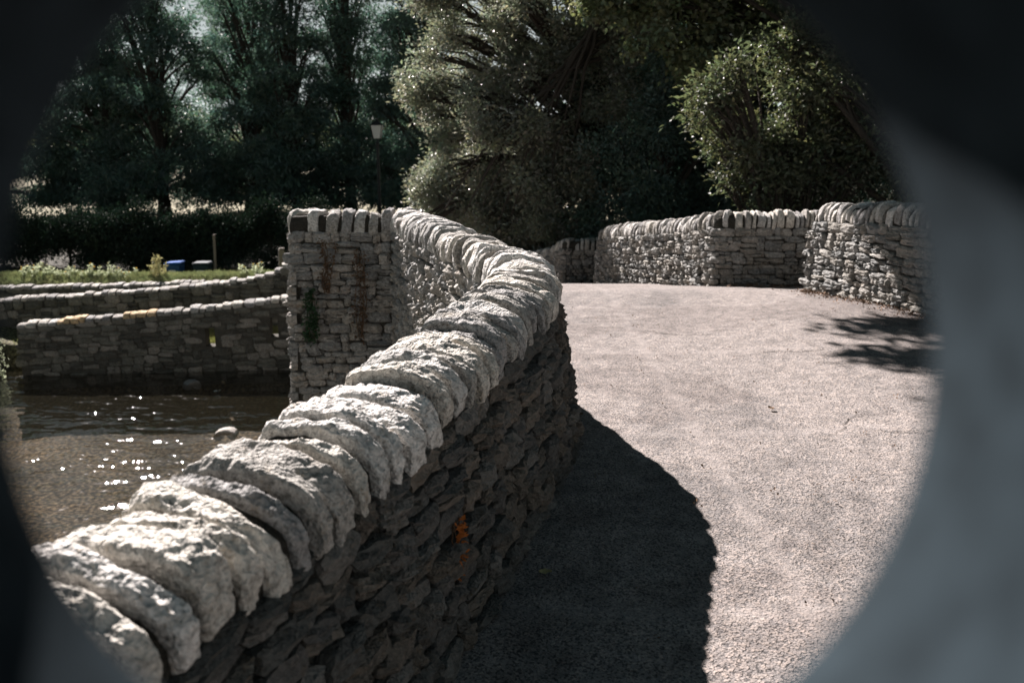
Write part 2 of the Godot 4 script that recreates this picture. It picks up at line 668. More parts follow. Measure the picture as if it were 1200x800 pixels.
# the line at a distance to the right of a path (left if negative), mitred
func offset_line(path: Array, d: float) -> Array:
	var out := []
	for i in path.size():
		var a: Array = path[max(i - 1, 0)]
		var b: Array = path[min(i + 1, path.size() - 1)]
		var c: Array = path[i]
		var t1 := Vector2(c[0] - a[0], c[1] - a[1])
		var t2 := Vector2(b[0] - c[0], b[1] - c[1])
		if t1.length() < 1e-6: t1 = t2
		if t2.length() < 1e-6: t2 = t1
		t1 = t1.normalized(); t2 = t2.normalized()
		var n1 := Vector2(-t1.y, t1.x)
		var n2 := Vector2(-t2.y, t2.x)
		var m := (n1 + n2).normalized()
		var k := d / maxf(0.35, m.dot(n1))
		out.append([c[0] + m.x * k, c[1] + m.y * k, c[2], c[3]])
	# drop points that fold back on the inside of a bend
	var clean := [out[0]]
	for i in range(1, out.size()):
		var dir := Vector2(path[i][0] - path[i - 1][0], path[i][1] - path[i - 1][1])
		var mv := Vector2(out[i][0] - clean[-1][0], out[i][1] - clean[-1][1])
		if mv.dot(dir) > 0.0 or i == out.size() - 1:
			clean.append(out[i])
	return clean

func lengths(line: Array) -> PackedFloat32Array:
	var s := PackedFloat32Array([0.0])
	for i in range(1, line.size()):
		s.append(s[-1] + Vector2(line[i][0] - line[i - 1][0], line[i][1] - line[i - 1][1]).length())
	return s

# [x, z, base, top, tx, tz] at arc length q
func along(line: Array, s: PackedFloat32Array, q: float) -> Array:
	var i := clampi(s.bsearch(q) - 1, 0, line.size() - 2)
	var a: Array = line[i]
	var b: Array = line[i + 1]
	var t := clampf((q - s[i]) / maxf(1e-5, s[i + 1] - s[i]), 0.0, 1.0)
	var d := Vector2(b[0] - a[0], b[1] - a[1]).normalized()
	return [lerpf(a[0], b[0], t), lerpf(a[1], b[1], t), lerpf(a[2], b[2], t), lerpf(a[3], b[3], t), d.x, d.y]

# stones of one face of a wall. side +1: the face to the right of the line's run. Adds [transform, mesh, tone] to 'list'.
func face_stones(list: Array, line: Array, side: float, seed_: int, size: Vector2, batter := 0.0, low := -99.0, proud := 0.03, holes := []) -> void:
	var r := rgn(seed_)
	var s := lengths(line)
	var total := s[-1]
	var deepest := 0.0
	for p in line:
		deepest = maxf(deepest, p[3] - (low if low > -90.0 else p[2]))
	var d := 0.005
	while d < deepest:
		var ch := size.y * r.randf_range(0.6, 1.45)
		var q := -r.randf() * size.x
		while q < total:
			var w := size.x * r.randf_range(0.4, 1.6)
			var mid := q + w * 0.5
			q += w
			if mid < 0.0 or mid > total:
				continue
			var parts := 1
			if ch > size.y * 1.05 and r.randf() < 0.35:
				parts = 2
			for k in parts:
				var hh := ch / parts
				var p := along(line, s, mid)
				var jut := r.randf_range(-0.02, 1.0)
				var y: float = p[3] - d - hh * (k + 0.5) + r.randf_range(-0.012, 0.012)
				var ww := w * r.randf_range(0.93, 1.02)
				var tone := r.randi() % 5
				var which := r.randi() % stone_set.size()
				var roll := r.randf_range(-0.07, 0.07)
				var flip := r.randf() < 0.5
				if y - hh * 0.4 < (low if low > -90.0 else p[2]):
					continue
				var skip := false
				for ho in holes:
					if absf(mid - ho[0]) < (ho[2] + ww) * 0.5 and absf(y - ho[1]) < (ho[3] + hh) * 0.5:
						skip = true
				if skip:
					continue
				var t := Vector3(p[4], 0, p[5])
				var n := Vector3(-p[5], 0, p[4]) * side
				var out: float = batter * (p[3] - y)
				var depth := 0.07 + proud * jut
				var b := Basis(t * side * -1.0, Vector3.UP, n)
				if b.determinant() < 0:
					b.x = -b.x
				b = b * Basis(Vector3(0, 0, 1), roll)
				if flip:
					b = b * Basis(Vector3(0, 0, 1), PI)
				var pos := Vector3(p[0], y, p[1]) + n * (out - 0.07)
				list.append([Transform3D(b * Basis.from_scale(Vector3(ww * 1.0, hh * 1.03, depth)), pos), which, tone, ww * hh])
		d += ch

func eye_order(a: Array, b: Array) -> bool:
	return a[4] > b[4]

# the stones that show largest become parts, the others one mass
func put_stones(owner_: Node3D, list: Array, mats: Array, most: int, mass_called := "rubble_infill") -> void:
	var eye := Vector3(0, 1.65, 0)
	var ahead := Basis(Vector3(1, 0, 0), deg_to_rad(-13.22)) * Vector3(0, 0, -1)
	for e in list:
		var tr: Transform3D = e[0]
		var v := tr.origin - eye
		var dist := v.length()
		var sees := tr.basis.z.normalized().dot(-v / dist)
		var inside := 1.0 if (v / dist).dot(ahead) > 0.82 else 0.02
		e.append(e[3] / (dist * dist) * maxf(sees, 0.001) * inside)
	list.sort_custom(eye_order)
	var at := owner_.position
	var mass := {}
	for i in list.size():
		var e: Array = list[i]
		var tr: Transform3D = e[0]
		tr.origin -= at
		if i < most:
			var o := part("stone_%03d" % i if i > 0 else "stone", stone_set[e[1]], mats[e[2] % mats.size()], owner_)
			o.transform = tr
		else:
			var key: int = e[2] % mats.size()
			if not mass.has(key):
				var st := SurfaceTool.new()
				st.begin(Mesh.PRIMITIVE_TRIANGLES)
				mass[key] = st
			mass[key].append_from(stone_set[e[1]], 0, tr)
	if mass.is_empty():
		return
	var am := ArrayMesh.new()
	var o := MeshInstance3D.new()
	for key in mass:
		mass[key].commit(am)
		am.surface_set_material(am.get_surface_count() - 1, mats[key])
	o.name = mass_called
	o.mesh = am
	o.set_meta("kind", "stuff")
	owner_.add_child(o, true)

# the mortared heart of a wall; with bed > 0 it rises between the coping stones to that depth below the top
func wall_core(owner_: Node3D, path: Array, half: float, bat_right: float, bat_left: float, low_left: float, top_drop: float, bed := 0.0) -> void:
	var v := PackedVector3Array()
	var ix := PackedInt32Array()
	var at := owner_.position
	var nz := noise(77, 2.2, 3)
	var nb := noise(78, 5.0, 3)
	var rows := 4 if bed <= 0.0 else 7
	for i in path.size():
		var c: Array = path[i]
		for sd in [1.0, -1.0]:
			var bottom: float = c[2] - 0.12 if sd > 0 else minf(c[2], low_left)
			for k in rows:
				var y: float = lerpf(bottom, c[3] - top_drop, minf(1.0, k / 3.0))
				var inset := 0.04
				if k > 3:
					y = [c[3] - top_drop + 0.01, c[3] - bed - 0.05, c[3] - bed][k - 4] + 0.012 * nb.get_noise_3d(c[0], k, c[1])
					inset = [0.05, 0.1, 0.15][k - 4] + 0.012 * nb.get_noise_3d(c[0], k + 9.0, c[1])
				var bat: float = (bat_right if sd > 0 else bat_left) * maxf(0.0, c[3] - top_drop - y)
				var l := offset_at(path, i, sd * (half + bat - inset + 0.012 * nz.get_noise_3d(c[0], y, c[1])))
				v.append(Vector3(l.x, y, l.y) - at)
	var st := rows * 2
	for i in path.size() - 1:
		var a := i * st
		var b := (i + 1) * st
		for k in rows - 1:
			quad(ix, a + k, a + k + 1, b + k + 1, b + k)
			quad(ix, a + rows + k, b + rows + k, b + rows + k + 1, a + rows + k + 1)
		quad(ix, a + rows - 1, a + st - 1, b + st - 1, b + rows - 1)
	for e in [0, path.size() - 1]:
		for k in rows - 1:
			var a: int = e * st
			quad(ix, a + k, a + rows + k, a + rows + k + 1, a + k + 1)
	part("mortar_core", mesh_of(v, ix), M.mortar, owner_)

# mortar fill in the coping joints, darkened so its colour holds their deep shade
func joint_shade_fill(owner_: Node3D, path: Array, bed_drop: float, shrink: float) -> void:
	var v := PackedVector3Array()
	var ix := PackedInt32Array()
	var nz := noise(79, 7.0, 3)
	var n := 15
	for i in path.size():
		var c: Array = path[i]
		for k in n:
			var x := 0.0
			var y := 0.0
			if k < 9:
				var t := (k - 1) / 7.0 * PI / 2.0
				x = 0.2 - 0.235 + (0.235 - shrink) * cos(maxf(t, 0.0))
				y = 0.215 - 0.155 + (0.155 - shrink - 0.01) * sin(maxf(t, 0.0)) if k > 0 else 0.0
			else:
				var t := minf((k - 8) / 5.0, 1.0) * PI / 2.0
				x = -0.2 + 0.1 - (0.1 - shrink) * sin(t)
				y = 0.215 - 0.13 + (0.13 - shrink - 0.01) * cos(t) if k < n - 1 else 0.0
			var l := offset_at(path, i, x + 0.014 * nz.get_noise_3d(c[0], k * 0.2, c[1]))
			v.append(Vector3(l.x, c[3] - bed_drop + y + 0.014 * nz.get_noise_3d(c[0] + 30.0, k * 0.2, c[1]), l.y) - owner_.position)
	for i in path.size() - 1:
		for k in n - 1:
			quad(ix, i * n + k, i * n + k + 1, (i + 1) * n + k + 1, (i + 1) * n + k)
	part("joint_shade_fill", mesh_of(v, ix), M.joint_shade, owner_)

func offset_at(path: Array, i: int, d: float) -> Vector2:
	var a: Array = path[max(i - 1, 0)]
	var b: Array = path[min(i + 1, path.size() - 1)]
	var c: Array = path[i]
	var t1 := Vector2(c[0] - a[0], c[1] - a[1])
	var t2 := Vector2(b[0] - c[0], b[1] - c[1])
	if t1.length() < 1e-6: t1 = t2
	if t2.length() < 1e-6: t2 = t1
	t1 = t1.normalized(); t2 = t2.normalized()
	var n1 := Vector2(-t1.y, t1.x)
	var m := (n1 + Vector2(-t2.y, t2.x)).normalized()
	return Vector2(c[0], c[1]) + m * d / maxf(0.35, m.dot(n1))

# coping stones along a path. fine_within: stones nearer than this to the eye get a shape of their own
func put_coping(owner_: Node3D, path: Array, seed_: int, thick: float, bed_drop: float, mats: Array, fine_within := 0.0, scale_ := 1.0, from := 0.0, to := 999.0, slant := 0.1) -> int:
	var r := rgn(seed_)
	var s := lengths(path)
	var q := from + thick * 0.5
	var n := 0
	while q < minf(s[-1], to) - 0.03:
		var w := thick * r.randf_range(0.62, 1.5)
		var p := along(path, s, q + w * 0.5)
		q += w
		# turn smoothly round bends
		var pa := along(path, s, maxf(0.0, q - w * 0.5 - 0.14))
		var pb := along(path, s, minf(s[-1], q - w * 0.5 + 0.14))
		var t2 := Vector2(pb[0] - pa[0], pb[1] - pa[1]).normalized()
		var t := Vector3(t2.x, 0, t2.y)
		var across := Vector3(-t2.y, 0, t2.x)
		var pos := Vector3(p[0], p[3] - bed_drop + r.randf_range(-0.018, 0.018), p[1])
		var dist := pos.distance_to(Vector3(0, 1.3, 0))
		var b := Basis(across, Vector3.UP, across.cross(Vector3.UP))
		b = b * Basis(Vector3.UP, r.randf_range(-0.03, 0.03)) * Basis(Vector3(1, 0, 0), slant + r.randf_range(-0.05, 0.05)) * Basis(Vector3(0, 0, 1), r.randf_range(-0.05, 0.05))
		var o: MeshInstance3D
		var mat: Material = mats[r.randi() % mats.size()]
		var called := "coping_stone_%03d" % n if n > 0 else "coping_stone"
		var pick := r.randi()
		if dist < fine_within:
			var nu := clampi(int(230.0 / dist), 44, 130)
			var nv := clampi(int(60.0 / dist), 13, 36)
			o = part(called, coping(seed_ * 100 + n, nu, nv, 0.2, 0.22, w * 0.83), mat, owner_)
			o.transform = Transform3D(b, pos - owner_.position)
		else:
			o = part(called, cope_set[pick % cope_set.size()], mat, owner_)
			var flip := 1.0 if pick % 3 else -1.0
			o.transform = Transform3D(b * Basis(Vector3.UP, 0.0 if flip > 0 else PI) * Basis.from_scale(Vector3(scale_, scale_, w / 0.13 * 0.87)), pos - owner_.position)
		n += 1
	return n

# ------------------------------------------------------------------ the bridge
func road_rise(x: float, z: float) -> float:
	return 0.11 * smoothstep(1.2, 3.7, x) * smoothstep(-9.7, -7.6, z)

func road_y(z: float) -> float:
	var d := maxf(0.0, -z - 9.2)
	var y := -0.15 * (sqrt(d * d + 0.3) - sqrt(0.3)) - 0.0092 * pow(maxf(0.0, -z - 13.0), 2.0)
	return maxf(y, -2.56)

var LEFT := [[-2.7, 5.0], [-1.95, 2.6], [-1.32, 0.3], [-0.81, -1.44], [-0.47, -2.5], [-0.21, -3.41], [0.02, -4.3], [0.07, -4.85], [-0.05, -5.4], [-0.38, -6.4], [-1.0, -8.35]]
var RIGHT := [[7.2, 2.0], [5.6, -2.0], [4.5, -5.5], [3.98, -7.75], [3.6, -9.62]]

func wall_path(pts: Array, high: float) -> Array:
	var out := []
	for p in pts:
		var y := road_y(p[1]) + road_rise(p[0], p[1])
		var e := [p[0], p[1], y - 0.06, y + high]
		if p.size() > 2:
			e.append(1)
		out.append(e)
	return out

func left_parapet() -> void:
	var o := thing("stone_parapet", "curving grey rubble parapet with upright coping stones, nearest wall, left of the road", "wall", Vector3(0, 0, -4))
	var pts := LEFT.duplicate(true)
	pts[-1].append(1)
	pts.append([-1.97, -8.32, 1])
	pts.append([-2.35, -11.0])
	pts.append([-3.2, -15.0])
	pts.append([-4.6, -22.0])
	var lp := wall_path(pts, 1.0)
	for p in lp:
		p[3] -= 0.14 * smoothstep(-5.8, -1.0, p[1])
	var path := dense(lp, 0.06)
	wall_core(o, path, 0.18, 0.17, 0.04, WATER_Y - 0.4, 0.19, 0.14)
	joint_shade_fill(o, path, 0.212, 0.034)
	put_coping(o, path, 4, 0.108, 0.205, M.cope, 9.6, 1.0, 3.0, 16.0)
	var list := []
	var shoulder := []
	for p in path:
		shoulder.append([p[0], p[1], p[2], p[3] - 0.19])
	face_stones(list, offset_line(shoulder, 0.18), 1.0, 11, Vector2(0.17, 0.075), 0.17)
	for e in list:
		e[2] += 5  # road-side face takes the copies with shade in their colour
	face_stones(list, offset_line(shoulder, -0.18), -1.0, 12, Vector2(0.15, 0.075), 0.04, WATER_Y - 0.1)
	put_stones(o, list, M.stone + M.shade_dark, 300)

func right_parapet() -> void:
	var o := thing("stone_parapet", "grey rubble parapet with two angled recesses, far side of the road on the right", "wall", Vector3(3, 0, -10))
	var pts := RIGHT.duplicate(true)
	pts[-1].append(1)
	pts.append([4.5, -11.15, 1])
	pts.append([2.78, -11.2, 1])
	pts.append([1.72, -15.0, 1])
	pts.append([2.2, -16.75, 1])
	pts.append([1.15, -16.8, 1])
	pts.append([0.55, -19.0])
	pts.append([-0.9, -23.5])
	var p2 := wall_path(pts, 0.98)
	var path := dense(p2, 0.08)
	wall_core(o, path, 0.2, 0.04, 0.06, WATER_Y - 0.4, 0.19, 0.14)
	joint_shade_fill(o, path, 0.212, 0.034)
	put_coping(o, path, 8, 0.088, 0.205, M.cope, 0.0, 1.0, 6.0, 99.0, 0.05)
	var list := []
	var shoulder := []
	for p in path:
		shoulder.append([p[0], p[1], p[2], p[3] - 0.19])
	# the road lies to the left of this path
	face_stones(list, offset_line(shoulder, -0.2), -1.0, 21, Vector2(0.17, 0.075), 0.06, -99.0, 0.035)
	put_stones(o, list, M.grey, 300)

func road() -> void:
	var lefts := LEFT.duplicate(true)
	lefts.append([-1.97, -9.2])
	lefts.append([-2.35, -11.0])
	lefts.append([-3.2, -15.0])
	lefts.append([-4.6, -22.0])
	lefts.append([-7.0, -30.0])
	lefts.append([-16.0, -50.0])
	var rights := [[8.5, 5.0], [7.2, 2.0], [5.6, -2.0], [4.5, -5.5], [3.98, -7.75], [3.62, -9.62], [4.5, -11.15], [2.8, -11.3], [1.72, -15.0], [2.2, -16.75], [1.15, -16.9], [0.55, -19.0], [-0.9, -23.5], [-3.0, -30.0], [-11.0, -50.0]]
	var v := PackedVector3Array()
	var ix := PackedInt32Array()
	var cols := PackedColorArray()
	var n1 := noise(61, 0.5, 4)
	var n2 := noise(62, 2.6, 4)
	var n3 := noise(63, 0.35, 3)
	var zs := []
	var z := 5.0
	while z > -50.0:
		zs.append(z)
		z -= 0.05 if z > -10.0 and z < -1.5 else (0.12 if z > -20.0 else 1.0)
	var nx := 110
	for zz in zs:
		var xl := x_at(lefts, zz) - 0.05
		var xr := x_at(rights, zz) + 0.05
		for k in nx:
			var x := lerpf(xl, xr, float(k) / (nx - 1))
			var y := road_y(zz) + road_rise(x, zz) + 0.012 * n1.get_noise_2d(x, zz) + 0.006 * n2.get_noise_2d(x, zz)
			v.append(Vector3(x, y, zz))
			# worn, patched and stained asphalt: broad patches with ragged borders
			var t := n1.get_noise_2d(x * 1.0, zz * 0.6) + 0.5 * n2.get_noise_2d(x, zz)
			var patch := clampf((n3.get_noise_2d(x + 40.0, zz * 1.3) + 0.25 * n2.get_noise_2d(x * 1.5, zz * 1.5) - 0.12) * 9.0, 0.0, 1.0)
			var c := 1.0 + 0.5 * t
			var col := Color(c, c * (1.0 - 0.03 * t), c * (1.0 - 0.06 * t))
			col = col.lerp(Color(0.78, 0.77, 0.77) * (1.0 + 0.25 * t), patch)
			col.a = 1.0
			cols.append(col)
	for j in zs.size() - 1:
		for k in nx - 1:
			quad(ix, j * nx + k, (j + 1) * nx + k, (j + 1) * nx + k + 1, j * nx + k + 1)
	var rd := structure("road", mesh_of(v, ix, cols), M.road)
	# dirt-filled cracks in the asphalt
	for cr in [[[2.0, -4.72], [2.9, -4.35], 7], [[2.3, -5.0], [1.75, -4.6], 8], [[1.7, -6.4], [2.6, -6.6], 9], [[1.0, -7.4], [1.9, -7.2], 10]]:
		var r := rgn(cr[2])
		var cv := PackedVector3Array()
		var cx := PackedInt32Array()
		var n := 26
		for k in n:
			var t := float(k) / (n - 1)
			var p := Vector2(cr[0][0], cr[0][1]).lerp(Vector2(cr[1][0], cr[1][1]), t)
			p += Vector2(r.randf_range(-1, 1), r.randf_range(-1, 1)) * 0.02
			p.y += 0.06 * sin(t * 7.0 + cr[2])
			var w := 0.006 * r.randf_range(0.2, 1.2) * sin(PI * clampf(t, 0.04, 0.96))
			var y := road_y(p.y) + road_rise(p.x, p.y) + 0.012 * n1.get_noise_2d(p.x, p.y) + 0.006 * n2.get_noise_2d(p.x, p.y) + 0.004
			cv.append(Vector3(p.x, y, p.y - w)); cv.append(Vector3(p.x, y, p.y + w))
		for k in n - 1:
			quad(cx, k * 2, k * 2 + 2, k * 2 + 3, k * 2 + 1)
		part("crack", mesh_of(cv, cx), M.dirt, rd)
	# fill of the bridge below the road
	var fv := PackedVector3Array()
	var fx := PackedInt32Array()
	for q in 59:
		var zz := 5.0 - q * 0.5
		var xl := x_at(lefts, zz) + 0.06
		var xr := x_at(rights, zz)
		var y := road_y(zz) - 0.06
		fv.append(Vector3(xl, y, zz)); fv.append(Vector3(xr, y, zz)); fv.append(Vector3(xr, -3.9, zz)); fv.append(Vector3(xl, -3.9, zz))
	for j in 58:
		for k in 4:
			quad(fx, j * 4 + k, (j + 1) * 4 + k, (j + 1) * 4 + (k + 1) % 4, j * 4 + (k + 1) % 4)
	structure("bridge_deck", mesh_of(fv, fx), M.mortar)

func x_at(line: Array, z: float) -> float:
	for i in line.size() - 1:
		if z <= line[i][1] and z >= line[i + 1][1]:
			return lerpf(line[i][0], line[i + 1][0], (z - line[i][1]) / minf(-1e-5, line[i + 1][1] - line[i][1]))
	return line[-1][0] if z < line[-1][1] else line[0][0]

# ------------------------------------------------------------------ ground, river
var gn := noise(71, 0.12, 4)
func ground_y(x: float, z: float) -> float:
	var far := -2.62 + 0.12 * gn.get_noise_2d(x, z)
	var crest := exp(-pow((z + 23.4) / 1.1, 2.0))
	far += 0.66 * crest
	# slope of the wood on the right
	far += 3.2 * smoothstep(3.0, 16.0, x + (z + 30.0) * 0.12) * smoothstep(-75.0, -40.0, z)
	# rising country behind
	far += 9.0 * smoothstep(-90.0, -220.0, z)
	var bed := -3.75 + 0.12 * gn.get_noise_2d(x * 3.0, z * 3.0)
	var between := -2.8
	var y := far
	if z > -22.2:
		y = lerpf(far, between, smoothstep(-22.6, -22.3, z))
	if z > -18.4:
		y = lerpf(between, bed, smoothstep(-18.3, -18.0, z))
	var near := -0.5 + 0.2 * gn.get_noise_2d(x, z)
	y = lerpf(y, near, smoothstep(1.5, 5.0, z))
	# right of the bridge the bank comes nearer
	var rb := smoothstep(4.6, 7.5, x) * smoothstep(-3.0, -8.0, z)
	var wood := -0.9 + 2.6 * smoothstep(5.0, 20.0, x) + 0.3 * gn.get_noise_2d(x, z)
	if z > -26.0:
		y = lerpf(y, maxf(wood, y), rb)
	# left end of the bank wall
	var lb := smoothstep(-10.9, -12.5, x) * smoothstep(-13.5, -16.5, z)
	if z > -22.0:
		y = lerpf(y, maxf(y, -2.6), lb)
	return y

func lines(a: float, b: float, inner_a: float, inner_b: float, step: float) -> Array:
	var out := []
	var q := inner_a
	while q <= inner_b:
		out.append(q)
		q += step
	var g := step
	q = inner_b
	while q < b:
		g *= 1.35
		q += g
		out.append(minf(q, b))
	g = step
	q = inner_a
	while q > a:
		g *= 1.35
		q -= g
		out.push_front(maxf(q, a))
	return out

func terrain() -> void:
	var xs := lines(-300.0, 300.0, -26.0, 16.0, 0.4)
	var zs := lines(-420.0, 60.0, -32.0, 6.0, 0.35)
	var v := PackedVector3Array()
	var ix := PackedInt32Array()
	var cols := PackedColorArray()
	var n := noise(81, 0.4, 4)
	for z in zs:
		for x in xs:
			v.append(Vector3(x, ground_y(x, z), z))
			var t := 0.5 + 0.5 * n.get_noise_2d(x, z)
			var c := Color(0.05, 0.055, 0.03).lerp(Color(0.08, 0.07, 0.045), t)
			if z < -50.0:
				c = Color(0.50, 0.43, 0.28).lerp(Color(0.40, 0.38, 0.22), t)      # dry meadow
			elif z < -22.4 and z > -25.2 and x < 0.0:
				c = Color(0.09, 0.105, 0.06).lerp(Color(0.13, 0.13, 0.085), t)
			elif z < -18.2 and z >= -22.4 and x < 0.0:
				c = Color(0.30, 0.27, 0.15).lerp(Color(0.2, 0.2, 0.09), t)
			elif z > -18.2 and x < 4.0 and z < 2.0:
				c = Color(0.36, 0.26, 0.15).lerp(Color(0.13, 0.11, 0.075), clampf(t * 2.2 - 0.6, 0.0, 1.0))
			c = c * 1.9
			c.a = 1.0
			cols.append(c)
	var w := xs.size()
	for j in zs.size() - 1:
		for i in w - 1:
			quad(ix, j * w + i, j * w + i + 1, (j + 1) * w + i + 1, (j + 1) * w + i)
	structure("ground", mesh_of(v, ix, cols), M.ground)

func river() -> void:
	var xs := lines(-120.0, 30.0, -12.0, -1.5, 0.034)
	var zs := lines(-19.0, 4.0, -18.2, -8.0, 0.034)
	var v := PackedVector3Array()
	var ix := PackedInt32Array()
	var a := noise(91, 0.55, 3)
	var b := noise(92, 2.1, 3)
	for z in zs:
		for x in xs:
			# broken, shallow water: long riffles crossed by small wavelets
			var rough := 0.55 + 0.9 * clampf(a.get_noise_2d(x * 0.6, z * 1.6) + 0.2, 0.0, 1.0)
			var y := 0.015 * a.get_noise_2d(x * 1.4, z * 3.0) + rough * (0.0105 * b.get_noise_2d(x * 0.8, z * 1.7) + 0.0075 * b.get_noise_2d(x * 3.6 + 60.0, z * 5.6))
			v.append(Vector3(x, WATER_Y + y, z))
	var w := xs.size()
	for j in zs.size() - 1:
		for i in w - 1:
			quad(ix, j * w + i, j * w + i + 1, (j + 1) * w + i + 1, (j + 1) * w + i)
	structure("river", mesh_of(v, ix), M.water)
	# stones that break the surface
	var spots := [[-4.9, -13.9, 0.3, "pale pinkish rock breaking the river surface near the bridge pier"], [-4.1, -15.6, 0.2, "small dark rock in the river close to the bridge pier"], [-9.6, -9.4, 0.22, "wet brown rock low in the river shallows"], [-6.6, -16.9, 0.26, "dark rock at the foot of the slotted river wall"]]
	for k in spots.size():
		var sp: Array = spots[k]
		var t := thing("river_rock", sp[3], "rock", Vector3(sp[0], WATER_Y - 0.12, sp[1]), "rocks in the river")
		var m := part("rock", coping(700 + k, 15, 9, sp[2] * 0.6, 0.16 + 0.1 * sp[2], sp[2]), M.stone[2 if k == 0 else 3], t)
		m.rotation.y = k * 1.3

func bank_walls() -> void:
	# slotted wall along the water
	var o := thing("river_wall", "dark rubble wall along the water with two small slots, lowest of the bank walls", "wall", Vector3(-7.5, -3.2, -17.9))
	var path := dense([[-10.4, -17.6, -3.5, -2.08], [-7.65, -17.9, -3.5, -1.86], [-6.2, -18.0, -3.5, -1.74], [-5.4, -18.1, -3.5, -1.66], [-4.7, -18.2, -3.5, -1.57], [-3.2, -18.5, -3.5, -1.4]], 0.12)
	var s := lengths(path)
	var list := []
	# slots: [arc length, height, wide, high]
	var holes := []
	for hx in [[-6.41, -2.45, 0.2, 0.4], [-5.15, -2.26, 0.16, 0.42]]:
		var best := 0.0
		for i in path.size():
			if path[i][0] < hx[0]:
				best = s[i]
		holes.append([best, hx[1], hx[2], hx[3]])
	slotted_core(o, path, s, holes)
	var front := offset_line(path, 0.16)
	for p in front: p[3] -= 0.1
	face_stones(list, front, 1.0, 31, Vector2(0.3, 0.15), 0.0, -99.0, 0.06, holes)
	put_stones(o, list, M.damp, 300)
	var r := rgn(5)
	var q := 0.0
	var n := 0
	while q < s[-1] - 0.1:
		var w := r.randf_range(0.1, 0.24)
		var p := along(path, s, q + w * 0.5)
		q += w
		var mt: Material = M.cope[[0, 1, 3, 1, 4][r.randi() % 5]]
		if p[0] > -9.6 and p[0] < -7.5 and r.randf() < 0.75:
			mt = M.lichen
		var c := part("coping_stone_%03d" % n if n > 0 else "coping_stone", cope_set[r.randi() % 12], mt, o)
		var ac := Vector3(-p[5], 0, p[4])
		c.transform = Transform3D(Basis(ac, Vector3.UP, ac.cross(Vector3.UP)) * Basis.from_scale(Vector3(0.85, r.randf_range(0.38, 0.68), w / 0.125)), Vector3(p[0], p[3] - 0.12, p[1]) - o.position)
		n += 1
	# second and third walls behind it
	for d in [[[[-12.6, -19.9, -3.0, -2.03], [-8.63, -20.3, -3.0, -1.79], [-6.24, -20.6, -3.0, -1.55], [-5.37, -20.7, -3.0, -1.2], [-4.9, -20.7, -3.0, -0.9]], "long dark rubble wall with pale coping, behind the slotted river wall", 41, Vector3(-8, -2.8, -20.3), 0.16],
			[[[-14.0, -22.4, -3.0, -2.12], [-11.0, -22.45, -3.0, -2.05], [-8.6, -22.5, -3.0, -1.98], [-7.4, -22.6, -3.0, -2.0]], "low stone edging below the grass strip, farthest of the bank walls", 45, Vector3(-10, -2.8, -22.4), 0.14]]:
		var t := thing("river_wall", d[1], "wall", d[3])
		var pa := dense(d[0], 0.15)
		wall_core(t, pa, 0.17, 0.0, 0.0, -3.0, 0.06)
		var li := []
		var fr := offset_line(pa, 0.17)
		for p in fr: p[3] -= 0.08
		face_stones(li, fr, 1.0, d[2], Vector2(0.3, d[4]), 0.0, -99.0, 0.06)
		put_stones(t, li, M.damp, 200)
		var ss := lengths(pa)
		var qq := 0.0
		var nn := 0
		while qq < ss[-1] - 0.1:
			var w := r.randf_range(0.11, 0.25)
			var p := along(pa, ss, qq + w * 0.5)
			qq += w
			var c := part("coping_stone_%03d" % nn if nn > 0 else "coping_stone", cope_set[r.randi() % 12], M.cope[[0, 1, 3, 1, 4][r.randi() % 5]], t)
			var ac := Vector3(-p[5], 0, p[4])
			c.transform = Transform3D(Basis(ac, Vector3.UP, ac.cross(Vector3.UP)) * Basis.from_scale(Vector3(0.85, r.randf_range(0.33, 0.58), w / 0.125)), Vector3(p[0], p[3] - 0.09, p[1]) - t.position)
			nn += 1

# core of the slotted wall: boxes round the slots
func slotted_core(o: Node3D, path: Array, s: PackedFloat32Array, holes: Array) -> void:
	var v := PackedVector3Array()
	var ix := PackedInt32Array()
	var cuts := [0.0]
	for h in holes:
		cuts.append(h[0] - h[2] * 0.5)
		cuts.append(h[0] + h[2] * 0.5)
	cuts.append(s[-1])
	for c in cuts.size() - 1:
		var n := int(max(1.0, (cuts[c + 1] - cuts[c]) / 0.3))
		var slot := c % 2 == 1
		for k in n:
			var pa := along(path, s, lerpf(cuts[c], cuts[c + 1], float(k) / n))
			var pb := along(path, s, lerpf(cuts[c], cuts[c + 1], float(k + 1) / n))
			var spans := [[pa[2], pa[3] - 0.06, pb[2], pb[3] - 0.06]]
			if slot:
				var h: Array = holes[(c - 1) / 2]
				spans = [[pa[2], h[1] - h[3] * 0.5, pb[2], h[1] - h[3] * 0.5], [h[1] + h[3] * 0.5, pa[3] - 0.06, h[1] + h[3] * 0.5, pb[3] - 0.06]]
			for sp in spans:
				var b := v.size()
				for e in [[pa, sp[0], sp[1]], [pb, sp[2], sp[3]]]:
					var p: Array = e[0]
					var nn := Vector3(-p[5], 0, p[4]) * 0.15
					for y in [e[1], e[2]]:
						for sd in [1.0, -1.0]:
							v.append(Vector3(p[0], y, p[1]) + nn * sd - o.position)
				# 0..3 at a (low +,-; high +,-), 4..7 at b
				quad(ix, b, b + 2, b + 6, b + 4)
				quad(ix, b + 1, b + 5, b + 7, b + 3)
				quad(ix, b + 2, b + 3, b + 7, b + 6)
				quad(ix, b, b + 4, b + 5, b + 1)
				quad(ix, b, b + 1, b + 3, b + 2)
				quad(ix, b + 4, b + 6, b + 7, b + 5)
	part("mortar_core", flat_mesh(v, ix), M.mortar, o)

